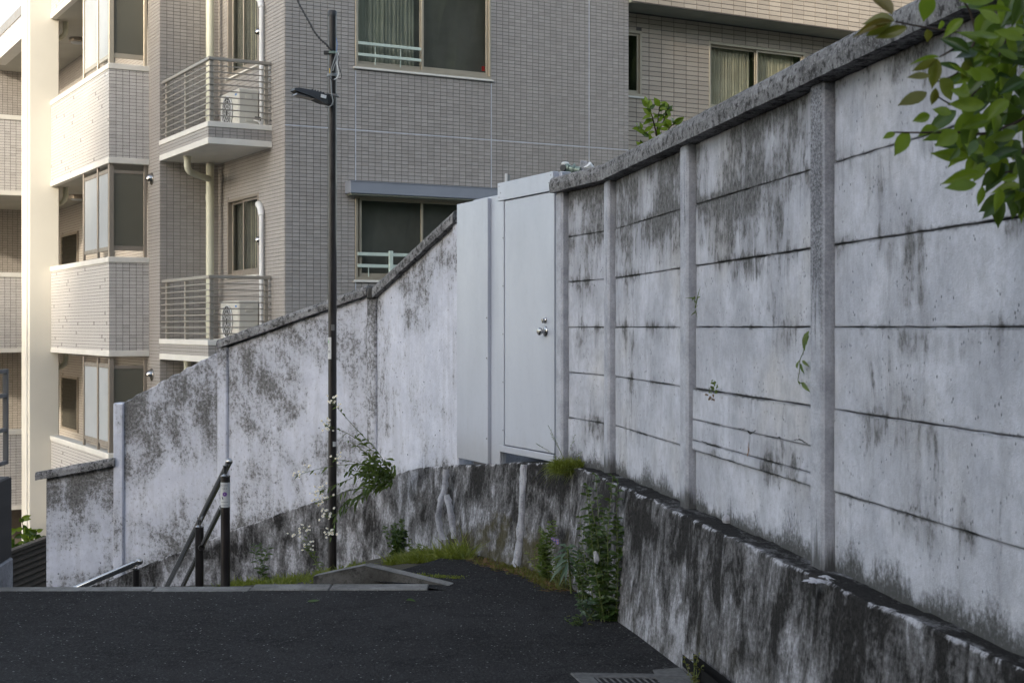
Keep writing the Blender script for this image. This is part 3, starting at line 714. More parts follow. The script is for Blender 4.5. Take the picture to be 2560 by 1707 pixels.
# ------------------------------------------------------------------ plastered wall stepping down beside the stairs
lw = thing('plastered_stair_wall', (-2.6, 13, -1), 'white plastered wall blotched with black mould, stepping down beside the stairs', 'wall')
LP = [Vector((-.41, 11.2, 0)), Vector((-1.224, 12.64, 0)), Vector((-2.748, 13.56, 0)), Vector((-3.825, 13.86, 0)), Vector((-4.56, 13.93, 0))]
TOP = [(2.40, 1.83), (1.86, 1.35), (1.345, .80), (.225, .075)]
BASE = [(.46, .15), (.15, -.45), (-.45, -.85), (-.85, -1.1)]
off = 20.0; STN = [.52, .74, .90, .80]
LSEG = []
for i in range(4):
    a, b = LP[i], LP[i+1]; d = (b-a).normalized(); Ls = (b-a).length; n = Vector((-d.y, d.x, 0))
    if n.y > 0: n = -n
    LSEG.append((a, d, n, Ls, off))
    nx = 26; V = []; wc = []; pc = []; F = []
    for k in range(nx + 1):
        t = k/nx; s = Ls*t; zt = TOP[i][0] + (TOP[i][1]-TOP[i][0])*t; zb = BASE[i][0] + (BASE[i][1]-BASE[i][0])*t
        if i == 2: zt += R.uniform(-.012, .012)
        ja = R.uniform(-.006, .006) if i == 3 and k == nx else 0
        for z, dep in ((-2.4, 0), (zb, 0), (zb + (zt-zb)*.5, R.uniform(-.004, .004)), (zt - .012, 0), (zt, -.014), (zt, -.12), (-2.4, -.12)):
            p = a + d*(s+ja) + n*dep + Vector((0, 0, z)); V.append(p); wc.append((off + s, dep, z)); pc.append((s, z-zb, zt-zb))
    for k in range(nx):
        for q in range(6): F.append([k*7+q, (k+1)*7+q, (k+1)*7+q+1, k*7+q+1])
    F += [list(range(7)), [nx*7+q for q in range(7)][::-1]]
    o = mesh('plaster_section', V, F, M['plaster'], lw, attrs={'wc': wc, 'pc': pc}); o['stain'] = STN[i]; shade_auto(o, 35)
    off += Ls
# posts of that wall
def lpost(P, d, n, w0, zt, zb, st, off, proud=.03):
    return wbox('post', P, d, n, -w0/2, w0/2, zb, zt, -.10, proud, M['plaster'], lw, off, .012, st)
n1 = LSEG[0][2]; d1 = LSEG[0][1]
lpost(LP[0] + d1*.05, LSEG[0][1], LSEG[0][2], .10, 2.37, -.6, .25, 30.0, .02)
dm = (LSEG[0][1] + LSEG[1][1]).normalized(); nm = (LSEG[0][2] + LSEG[1][2]).normalized()
lpost(LP[1], dm, nm, .125, 1.86, -1.2, 1.15, 31.0, .04)
dm = (LSEG[1][1] + LSEG[2][1]).normalized(); nm = (LSEG[1][2] + LSEG[2][2]).normalized()
lpost(LP[2], dm, nm, .115, 1.37, -2.2, .45, 32.0, .035)
dm = (LSEG[2][1] + LSEG[3][1]).normalized(); nm = (LSEG[2][2] + LSEG[3][2]).normalized()
lpost(LP[3], dm, nm, .105, .815, -2.3, .28, 33.0, .035)
def slant(i, t0, t1, z0, z1, hgt, n0, n1, ext0=0., ext1=0.):
    a, d, n, Ls, of = LSEG[i]; V = []; F = []; ns = 16
    for k in range(ns + 1):
        t = k/ns; s = -ext0 + (Ls + ext0 + ext1)*t; z = z0 + (z1-z0)*t
        for q, h in ((n1, 0), (n1+.004, hgt*.6), (n1-.004, hgt-.012), (n1-.016, hgt), (n0, hgt), (n0, 0)):
            V.append(a + d*s + n*(q+R.uniform(-.003, .003)) + Vector((0, 0, z + h + R.uniform(-.003, .003))))
    for k in range(ns):
        for q in range(6): F.append([k*6+q, k*6+(q+1) % 6, (k+1)*6+(q+1) % 6, (k+1)*6+q])
    F += [list(range(6)), [ns*6+q for q in range(6)][::-1]]
    return mesh('coping', V, F, M['coping'], lw, attrs={'wc': wcof(V, a, d, n, of + 40)})
slant(0, 0, 1, 2.375, 1.80, .095, -.15, .05, -.02, -.03)
slant(1, 0, 1, 1.835, 1.345, .085, -.15, .05, -.05, .05)
slant(3, 0, 1, .205, .055, .080, -.15, .06, -.03, .09)
MB().box(LP[1] + Vector((-.06, -.09, 1.80)), (.09, .02, 0), (0, .16, 0), (.01, 0, .11), .012).build('mortar_cap', M['kerb'], lw)

# ------------------------------------------------------------------ metal gate door
DP = Vector((.287, 9.62, 0)); DD = (Vector((-.094, 10.447, 0)) - DP).normalized(); DN = Vector((-DD.y, DD.x, 0))
DN = DN if DN.y < 0 else -DN
md = m_door()
gd = thing('metal_gate_door', DP + DD*.7 + Vector((0, 0, .5)), 'plain pale grey metal gate door with round knob and narrow side panel', 'door')
def dbox(name, a0, a1, z0, z1, n0, n1, mat=md, parent=gd, bev=.003):
    mb = MB(); mb.box(DP + DD*a0 + DN*n0 + Vector((0, 0, z0)), DD*(a1-a0), DN*(n1-n0), (0, 0, z1-z0), bev); return mb.build(name, mat, parent)
leaf = dbox('door_leaf', .004, .812, .695, 2.468, -.035, .0)
dbox('header_plate', -.002, .915, 2.474, 2.605, -.03, .012)
dbox('frame_stile', .818, .912, .66, 2.472, -.04, .006)
dbox('bottom_rail', .0, .90, .640, .688, -.04, .010)
dbox('frame_back', .0, .915, .640, 2.60, -.075, -.045)
dbox('side_jamb', -.05, -.004, 2.30, 2.60, -.10, -.03)
sp = dbox('side_panel', 1.085, 1.685, .530, 2.512, -.02, .016)
dbox('back_panel', .915, 1.45, .52, 2.528, -.055, -.024)
dbox('back_panel', .917, 1.08, .525, 2.52, -.022, -.010)
for a in (1.10, 1.10, 1.66):
    pass
for z in (.72, 1.32, 1.62):
    MB().lathe(DP + DD*1.10 + DN*.016 + Vector((0, 0, z)), DN, [(0, .006), (.003, .006), (.005, .003)], 8).build('screw', M['steel'], gd)
for z in (.8, 1.15, 1.5, 1.85, 2.2):
    MB().lathe(DP + DD*.828 + DN*.006 + Vector((0, 0, z)), DN, [(0, .005), (.002, .005), (.004, .002)], 8).build('screw', M['grey_metal'], gd)
for a, z in ((.03, 2.50), (.03, 2.58), (.06, 2.53), (.885, 2.50), (.885, 2.58), (.86, 2.53)):
    MB().lathe(DP + DD*a + DN*.012 + Vector((0, 0, z)), DN, [(0, .004), (.002, .004), (.003, .002)], 8).build('screw', M['grey_metal'], gd)
ks = DP + DD*.135 + Vector((0, 0, 0))
k1 = MB().lathe(ks + Vector((0, 0, 1.598)), DN, [(0, .021), (.006, .021), (.010, .017), (.012, .012), (.026, .012), (.028, .010)], 20); shade_auto(k1.build('lock_cylinder', M['steel'], gd))
k2 = MB().lathe(ks + Vector((0, 0, 1.522)), DN, [(0, .036), (.004, .036), (.010, .031), (.013, .016), (.032, .014), (.038, .024), (.050, .027), (.058, .022), (.061, .012)], 24); shade_auto(k2.build('knob', M['steel'], gd))
MB().box(ks + DN*.013 + DD*-.004 + Vector((0, 0, 1.577)), DD*.008, DN*.014, (0, 0, .02), .002).build('thumb_turn', M['steel'], gd)

# ------------------------------------------------------------------ apartment building: frame (s along the street front, t away from it, z up)
BA = math.radians(29.5); E1 = Vector((math.cos(BA), math.sin(BA), 0)); E2 = Vector((-math.sin(BA), math.cos(BA), 0)); C0 = Vector((-3.009, 18.850, 0)); UP = Vector((0, 0, 1))
B = lambda s, t, z: C0 + E1*s + E2*t + UP*z
ap = thing('apartment_building', B(2, 3, -3.3), 'grey tiled apartment building with railed balconies and a cream corner column behind the wall', 'building')
wg = thing('apartment_building', B(8, 3, -3.3), 'beige building wing clad in long tiles under a deep soffit, rising behind the panel wall', 'building')

def bbox(name, s0, s1, t0, t1, z0, z1, mat, parent, bev=0.0, kind=None):
    mb = MB(); mb.box(B(s0, t0, z0), E1*(s1-s0), E2*(t1-t0), UP*(z1-z0), bev); return mb.build(name, mat, parent, kind=kind)

_tm = {}
def tile_mesh(w_, h_, th, mat):
    key = (round(w_, 4), round(h_, 4), mat.name)
    if key not in _tm:
        me = bpy.data.meshes.new('tile'); b_ = .0012
        v = [(0, 0, 0), (w_, 0, 0), (w_, 0, h_), (0, 0, h_), (b_, -th, b_), (w_-b_, -th, b_), (w_-b_, -th, h_-b_), (b_, -th, h_-b_)]
        me.from_pydata(v, [], [[4, 5, 6, 7], [0, 1, 5, 4], [1, 2, 6, 5], [2, 3, 7, 6], [3, 0, 4, 7]]); me.materials.append(mat); _tm[key] = me
    return _tm[key]

def facade(o, d, n, length, z0, z1, openings, pitch, grout, tmat, parent, single=None, budget=None, depth=.12, joint=.0062, th=.005, tz=None, zref=0.0, back=True):
    """grout-coloured wall with openings, faced with separately raised tiles.  o: point at a=0; d: along; n: outward"""
    d = Vector(d); n = Vector(n); xs = sorted({0.0, length, *[q for w_ in openings for q in w_[:2]]}); zs = sorted({z0, z1, *[q for w_ in openings for q in w_[2:4]]})
    xs = [x for x in xs if 0 <= x <= length]; zs = [z for z in zs if z0 <= z <= z1]
    V = []; F = []
    def quad(a, b, c, e): k = len(V); V.extend([a, b, c, e]); F.append([k, k+1, k+2, k+3])
    P = lambda a, z, q=0.0: o + d*a + n*q + UP*z
    for i in range(len(xs)-1):
        for j in range(len(zs)-1):
            ca, cz = (xs[i]+xs[i+1])/2, (zs[j]+zs[j+1])/2
            if any(w_[0] < ca < w_[1] and w_[2] < cz < w_[3] for w_ in openings): continue
            quad(P(xs[i], zs[j]), P(xs[i+1], zs[j]), P(xs[i+1], zs[j+1]), P(xs[i], zs[j+1]))
    for a0, a1, b0, b1 in [w_[:4] for w_ in openings]:
        quad(P(a0, b0), P(a1, b0), P(a1, b0, -depth), P(a0, b0, -depth)); quad(P(a0, b1, -depth), P(a1, b1, -depth), P(a1, b1), P(a0, b1))
        quad(P(a0, b0, -depth), P(a0, b1, -depth), P(a0, b1), P(a0, b0)); quad(P(a1, b0), P(a1, b1), P(a1, b1, -depth), P(a1, b0, -depth))
    wall = mesh('wall', V, F, grout, parent)
    pw_, ph_ = pitch; t0, t1 = tz if tz else (z0, z1); TV = []; TF = []; nsing = 0; cand = []
    nz0 = math.floor((t0 - zref)/ph_); nz1 = math.ceil((t1 - zref)/ph_)
    for r in range(nz0, nz1):
        za, zb = max(t0, zref + r*ph_ + joint/2), min(t1, zref + (r+1)*ph_ - joint/2)
        if zb - za < .006: continue
        for c in range(int(math.ceil(length/pw_))):
            rects = [(max(0.0, c*pw_ + joint/2), min(length, (c+1)*pw_ - joint/2), za, zb)]
            for w_ in openings:
                nw = []
                for (a, b, e, g_) in rects:
                    if b <= w_[0] or a >= w_[1] or g_ <= w_[2] or e >= w_[3]: nw.append((a, b, e, g_)); continue
                    if a < w_[0]: nw.append((a, w_[0], e, g_))
                    elif b > w_[1]: nw.append((w_[1], b, e, g_))
                    elif e < w_[2]: nw.append((a, b, e, w_[2]))
                    elif g_ > w_[3]: nw.append((a, b, w_[3], g_))
                rects = nw
            for (a, b, e, g_) in rects:
                if b - a < .006 or g_ - e < .006: continue
                full = abs(b - a - (pw_-joint)) < 1e-5 and abs(g_ - e - (ph_-joint)) < 1e-5
                if single and full and single(a, e) and nsing < 300:
                    nsing += 1
                    ob = bpy.data.objects.new('tile', tile_mesh(pw_-joint, ph_-joint, th, tmat)); pos_ = P(a, e)
                    ob.location = pos_; ob.rotation_euler = (0, 0, math.atan2(d.y, d.x)); link(ob, wall); continue
                k = len(TV); q0 = n*th; b_ = .0012
                TV.extend([P(a, e), P(b, e), P(b, g_), P(a, g_), P(a+b_, e+b_, th), P(b-b_, e+b_, th), P(b-b_, g_-b_, th), P(a+b_, g_-b_, th)])
                TF.extend([[k+4, k+5, k+6, k+7], [k, k+1, k+5, k+4], [k+1, k+2, k+6, k+5], [k+2, k+3, k+7, k+6], [k+3, k, k+4, k+7]])
    if TF: mesh('tiles', TV, TF, tmat, wall, kind='stuff')
    return wall

N1 = -E2; N2 = -E1                                   # outward normals of street-side and left-side faces
TP = (.100, .050)
UW = (1.006, 3.11, 5.09, 6.45); LWn = (1.006, 3.11, 2.19, 3.36)
facade(B(0, 0, 0), E1, N1, 5.484, -3.3, 9.5, [UW, LWn], TP, M['grout'], M['t_main'], ap, single=lambda a, z: a < 1.0 and 4.26 < z < 5.80, tz=(.2, 7.1))
# left side of that block with the two balcony windows
SW1 = (1.03, 2.38, 4.98, 7.0); SW0 = (1.03, 2.38, 2.26, 4.02 - .62)
SW0 = (1.03, 2.38, 2.28, 3.42)
facade(B(0, 2.83, 0), -E2, N2, 2.83, -3.3, 9.5, [(2.83-2.38, 2.83-1.03, 5.20, 6.75), (2.83-2.38, 2.83-1.03, 2.28, 3.42)], TP, M['grout'], M['t_main'], ap, tz=(.2, 7.1))
facade(B(-.884, 2.816, 0), E1, N1, .884, -3.3, 9.5, [], TP, M['grout'], M['t_main'], ap, tz=(.0, 7.3))
facade(B(-.884, 3.46, 0), -E2, N2, .644, -3.3, 9.5, [], TP, M['grout'], M['t_main'], ap, tz=(-.6, 7.3))
bbox('main_block', .14, 5.484-.001, .16, 9, -3.3, 9.5, M['grout'], ap)
bbox('gable_wall', 5.36, 5.484, .002, 6, -3.3, 9.49, M['t_main'], ap)
bbox('roof_slab', -1.5, 5.5, .0, 9, 9.5, 9.7, M['trim'], ap)
# pale sealant joints in the tiling
bbox('sealant_joint', 0.0, 5.484, -.0065, .0, 4.224, 4.237, M['sealant'], ap)
for s_, z0_, z1_ in ((1.010, .5, 2.17), (1.010, 3.53, 5.04), (3.112, 3.53, 5.04), (4.775, .5, 7.0)):
    bbox('sealant_joint', s_-.006, s_+.006, -.0068, .0, z0_, z1_, M['sealant'], ap)

def window(s0, s1, z0, z1, parent, frame, org=None, d=E1, n=N1, mull=(.5,), inset=.07, curtain=None, sill=True, openl=None, fw=.045, room=True, name='window'):
    """sliding window in an opening: frame, two sashes, panes, sill, curtain, dark room.  s0..s1 along d from org"""
    P = lambda a, z, q: org + d*a + n*q + UP*z
    mb = MB()
    def bar(m_, a0, a1, b0, b1, q0, q1, bev=.003): m_.box(P(a0, b0, q0), d*(a1-a0), n*(q1-q0), UP*(b1-b0), bev)
    bar(mb, s0, s1, z0, z0+fw, -inset, .012); bar(mb, s0, s1, z1-fw, z1, -inset, .012); bar(mb, s0, s0+fw*.8, z0+fw, z1-fw, -inset, .012); bar(mb, s1-fw*.8, s1, z0+fw, z1-fw, -inset, .012)
    wn = mb.build(name, frame, parent)
    cuts = [s0+fw*.8] + [s0 + (s1-s0)*m_ for m_ in mull] + [s1-fw*.8]
    for i in range(len(cuts)-1):
        a0, a1 = cuts[i], cuts[i+1]; q = -.055 if i % 2 == 0 else -.022; sw = .034
        a0 -= .012 if i else 0; a1 += .012 if i < len(cuts)-2 else 0
        m2 = MB(); bar(m2, a0, a1, z0+fw, z0+fw+sw*1.6, q-.022, q); bar(m2, a0, a1, z1-fw-sw, z1-fw, q-.022, q); bar(m2, a0, a0+sw, z0+fw, z1-fw, q-.021, q+.001); bar(m2, a1-sw, a1, z0+fw, z1-fw, q-.021, q+.001)
        m2.build('sash', frame, wn)
        m3 = MB(); bar(m3, a0+sw, a1-sw, z0+fw+sw*1.6, z1-fw-sw, q-.014, q-.009, 0); m3.build('pane', M['glass'], wn)
    if sill:
        m4 = MB(); bar(m4, s0-.03, s1+.03, z0-.028, z0-.002, -.05, .035, .004); bar(m4, s0-.015, s1+.015, z0-.003, z0+.004, -.05, .02, 0); m4.build('sill', M['trim'], wn)
    if room:
        m5 = MB(); q1 = -.9
        c = [P(s0, z0, -.12), P(s1, z0, -.12), P(s1, z1, -.12), P(s0, z1, -.12), P(s0, z0, q1), P(s1, z0, q1), P(s1, z1, q1), P(s0, z1, q1)]
        m5.add(c, [[4, 5, 6, 7], [0, 1, 5, 4], [1, 2, 6, 5], [2, 3, 7, 6], [3, 0, 4, 7]]); m5.build('room', M['room'], wn)
    if curtain:
        for (c0, c1, zz0, zz1, cm, per, q0) in curtain:
            m6 = MB(); k = max(8, int((c1-c0)/per*6)); vv = []; ff = []
            for i in range(k+1):
                a = c0 + (c1-c0)*i/k; q = q0 + .022*math.sin(i/6*2*math.pi + math.sin(i*.37)) + .008*math.sin(i*1.7)
                vv += [P(a, zz0, q), P(a, zz1, q)]
            for i in range(k): ff.append([2*i, 2*i+2, 2*i+3, 2*i+1])
            mesh('curtain', vv, ff, cm, wn, smooth=True)
    return wn

w1 = window(*UW, ap, M['alu'], B(0, 0, 0), mull=(.487,), inset=.10, curtain=[(1.03, 1.95, 5.1, 6.45, M['curtain'], .06, -.13), (2.05, 2.95, 5.45, 6.45, M['curtain'], .07, -.3)])
w2 = window(*LWn, ap, M['alu'], B(0, 0, 0), mull=(.04, .487), inset=.10, curtain=[(1.5, 2.9, 2.9, 3.36, M['curtain'], .12, -.35)])
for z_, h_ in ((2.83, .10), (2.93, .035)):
    m = MB(); m.box(B(1.14, .17, z_), E1*.86, E2*.02, UP*h_, .004); m.build('reflected_band', M['reflection'], w2)  # pale bars painted to imitate a wall reflected in the pane
# soft cloth hung low behind the upper window and a red tag
m = MB(); m.box(B(2.15, .22, 5.24), E1*.75, E2*.05, UP*.20, .02); m.build('cloth', M['drape'], w1)
m = MB(); m.box(B(2.985, .04, 5.215), E1*.05, E2*.012, UP*.07, .004); m.build('red_tag', M['red'], w1)
# mint guard bars across the panes
g1 = thing('window_guard_rail', B(1.5, -.03, 5.2), 'two pale mint guard bars across the upper window', 'guard rail')
for z in (5.40, 5.245): m = MB(); m.box(B(1.045, -.018, z), E1*.95, E2*.016, UP*.040, .004); m.build('bar', M['mint'], g1)
for s_ in (1.30, 1.68): m = MB(); m.box(B(s_, .0, 5.14), E1*.010, E2*.008, UP*.30, .002); m.build('upright', M['mint'], g1)
g2 = thing('window_guard_rail', B(1.5, -.03, 2.3), 'pale mint guard bars and post across the lower window under the awning', 'guard rail')
for z in (2.525, 2.365): m = MB(); m.box(B(1.035, -.018, z), E1*1.0, E2*.016, UP*.046, .004); m.build('bar', M['mint'], g2)
m = MB(); m.box(B(1.500, -.03, 2.24), E1*.062, E2*.03, UP*.36, .006); m.build('post', M['mint'], g2)
m = MB(); m.box(B(1.20, -.0, 2.24), E1*.012, E2*.01, UP*.13, .002); m.build('upright', M['mint'], g2)

# shallow box awning over the lower window
aw = bbox('awning', .854, 3.35, -.19, .0, 3.355, 3.515, M['awn'], ap, .006)
bbox('awning_edge', .85, 3.352, -.196, -.002, 3.513, 3.524, M['awn'], aw); bbox('awning_lining', .88, 3.33, -.17, -.004, 3.336, 3.352, M['soffit_g'], aw)

# balcony windows on the side wall (seen at an angle)
for z0_, z1_ in ((5.20, 6.75), (2.28, 3.42)):
    window(2.83-2.38, 2.83-1.03, z0_, z1_, ap, M['alu_b'], B(0, 2.83, 0), -E2, N2, mull=(.46,), inset=.10, sill=True, curtain=[(2.83-1.75, 2.83-1.1, z0_, z1_, M['curtain2'], .06, -.16)])

# the two railed balconies
def railed_balcony(zf, which):
    z_top, z_bot = zf + .30, zf      # white cap top, underside
    s0, t0, t1 = -.884, .499, 2.812
    sl = bbox('balcony_slab', s0 + .012, -.004, t0 + .012, t1, z_bot + .006, z_top - .09, M['soffit'], ap)
    bbox('slab_trim', s0 - .012, -.002, t0 - .012, t1, z_bot, z_bot + .085, M['trim'], sl, .005)
    bbox('slab_cap', s0 - .018, -.002, t0 - .018, t1, z_top - .075, z_top, M['trim'], sl, .006)
    facade(B(s0, t0, 0), E1, N1, .884 - .004, z_bot + .08, z_top - .07, [], (.098, .0475), M['grout'], M['t_main'], sl, zref=z_bot + .085)
    facade(B(s0, t1, 0), -E2, N2, t1 - t0, z_bot + .08, z_top - .07, [], (.098, .0475), M['grout'], M['t_main'], sl, zref=z_bot + .085)
    rl = thing('balcony_railing', B(s0, t0, z_top), which + ' balcony railing of level taupe metal bars round the corner slab', 'railing')
    th_ = .052; zr = z_top + .86
    m = MB(); m.box(B(s0, t0, zr-.045), E1*(.884-.01), E2*.05, UP*.045, .006); m.box(B(s0, t0+.0501, zr-.045), E1*.05, E2*(t1-t0-.12), UP*.045, .006); m.build('top_rail', M['rail'], rl)
    for k in range(9):
        z = z_top + .075 + k*.083
        m = MB(); m.box(B(s0+.012, t0+.010, z), E1*(.884-.02), E2*.016, UP*.016, .003); m.build('bar', M['rail'], rl)
        m = MB(); m.box(B(s0+.010, t0+.027, z), E1*.016, E2*(t1-t0-.05), UP*.016, .003); m.build('bar', M['rail'], rl)
    for (a, b) in ((s0+.027, t0+.027), (-.10, t0+.027), (s0+.027, t0+1.15), (s0+.027, t1-.22)):
        m = MB(); m.box(B(a, b, z_top), E1*.055, E2*.035, UP*(.82), .004); m.build('post', M['rail'], rl)
    return rl
railed_balcony(3.982, 'upper'); railed_balcony(1.082, 'lower')
# outdoor air-conditioner units standing on them
def ac_unit(zf, label):
    u_ = thing('air_conditioner', B(-.35, 1.1, zf), label, 'air conditioner', 'air conditioner units on the railed balconies')
    s0, s1, t0, t1, z0, z1 = -.36, -.06, .84, 1.62, zf + .05, zf + .60
    body = bbox('casing', s0, s1, t0, t1, z0, z1, M['ac'], u_, .018)
    c = B(s0 - .001, (t0+t1)/2 + .06, (z0+z1)/2 - .01)
    mm = MB().lathe(c, N2, [(0, .225), (.006, .225), (.010, .215)], 36); mm.build('fan_opening', M['acd'], u_)
    ri = MB()
    for r_ in (.225, .17, .115, .06):
        ri.tube([c + N2*.014 + (E2*math.cos(a_/24*2*math.pi) + UP*math.sin(a_/24*2*math.pi))*r_ for a_ in range(25)], .0035 if r_ < .22 else .009, 5, False)
    for a_ in range(12):
        v_ = E2*math.cos(a_/12*2*math.pi) + UP*math.sin(a_/12*2*math.pi); ri.tube([c + N2*.013 + v_*.05, c + N2*.013 + v_*.225], .003, 4, False)
    ri.build('fan_guard', M['wpipe'], u_)
    for z in (z0+.10, z0+.40): bbox('service_cover', s0+.10, s0+.20, t0-.018, t0-.001, z, z+.07, M['ac'], u_, .006)
    bbox('end_panel', s0+.02, s1-.02, t0-.006, t0-.0005, z0+.03, z1-.03, M['ac'], u_, .002)
    bbox('logo_mark', s0-.003, s0-.0005, t0+.06, t0+.13, z1-.09, z1-.065, M['blue'], u_)
    for t in (t0+.1, t1-.16): bbox('foot', s0-.02, s1+.02, t, t+.06, zf-.005, z0+.004, M['acd'], u_)
    m = MB().tube([B(s1-.08, t0-.01, z0+.12), B(s1-.05, t0-.10, z0+.10), B(s1-.0, t0-.10, z0+.02), B(s1+.02, t0-.04, z0-.04)], .012, 8); m.build('hose', M['wpipe'], u_)
    m = MB().tube([B(s1-.06, t0-.01, z0+.16), B(s1-.02, t0-.08, z0+.15), B(s1+.02, t0-.06, z0+.05), B(s1+.03, t0-.02, z0+.02)], .014, 8); m.build('hose', M['blackp'], u_)
ac_unit(4.215, 'upper cream outdoor air-conditioner with round fan grille behind balcony bars')
ac_unit(1.315, 'lower cream outdoor air-conditioner partly hidden by the stepped wall')

# cream drain pipe in the corner of the notch, with elbows under each slab, and white lagged pipes
ps, pt = -.20, 2.60
for z0_, z1_ in ((4.29, 8.5), (1.39, 3.97), (-3.3, 1.07)):
    m = MB().tube([B(ps, pt, z0_), B(ps, pt, z1_)], .060, 16); o = m.build('drain_pipe', M['pipe'], ap); shade_auto(o)
    for zc in (z0_ + .35, z1_ - .55):
        m = MB().tube([B(ps, pt, zc), B(ps, pt, zc+.09)], .066, 16); shade_auto(m.build('pipe_collar', M['pipe'], o))
        m = MB().box(B(ps-.01, pt+.05, zc-.12), E1*.02, E2*.16, UP*.025); m.build('bracket', M['alu_b'], o)
for zf in (3.982, 1.082):
    pts = [B(-.72, 2.0, zf+.01), B(-.72, 2.0, zf-.13)] + [B(-.72+.10*(1-math.cos(q)), 2.0+.06*(1-math.cos(q)), zf-.13-.10*math.sin(q)) for q in (.5, 1.0, 1.5)] + [B(-.5, 2.25, zf-.235), B(ps, pt, zf-.245)]
    m = MB().tube(pts, .048, 14); shade_auto(m.build('drain_elbow', M['pipe'], ap))
    m = MB().tube([B(-.72, 2.0, zf-.02), B(-.72, 2.0, zf+.0)], .056, 14); m.build('pipe_collar', M['pipe'], ap)
for zt in (6.05, 3.20):
    pts = [B(-.05, .78, zt-.02-1.75), B(-.05, .78, zt-.25), B(-.05, .78, zt-.12), B(-.045, .83, zt-.03), B(-.03, .92, zt+.03), B(-.02, .98, zt+.05)]
    o = MB().tube(pts, .030, 12).build('lagged_pipe', M['wpipe'], ap); shade_auto(o)
    m = MB().tube([pts[2], pts[3], pts[4], pts[5]], .040, 12, True, .05); shade_auto(m.build('pipe_cover', M['wpipe'], o))
def vent(c, n_, r=.075):
    m = MB().lathe(c, n_, [(0, r*1.25), (.012, r*1.25), (.016, r*1.1)], 20); o = m.build('vent_hood', M['steel'], ap)
    V = []; F = []; k = 14; rows = 6; side = n_.cross(UP).normalized()
    for i in range(rows+1):
        a_ = i/rows*math.pi/2
        for j in range(k+1):
            b_ = -math.pi*.12 + j/k*math.pi*1.24
            rr = r*math.cos(a_*.98)
            V.append(c + n_*(.016 + r*1.1*math.sin(a_)) + side*(rr*math.cos(b_)) + UP*(rr*math.sin(b_)*(1-.0*a_)))
    for i in range(rows):
        for j in range(k): F.append([i*(k+1)+j, i*(k+1)+j+1, (i+1)*(k+1)+j+1, (i+1)*(k+1)+j])
    mesh('hood', V, F, M['steel'], o, smooth=True)
vent(B(-.890, 3.22, 3.76), N2); vent(B(-.890, 3.22, .845), N2)
for z in (5.62, 2.75): vent(B(-.006, .93, z), N2, .06)

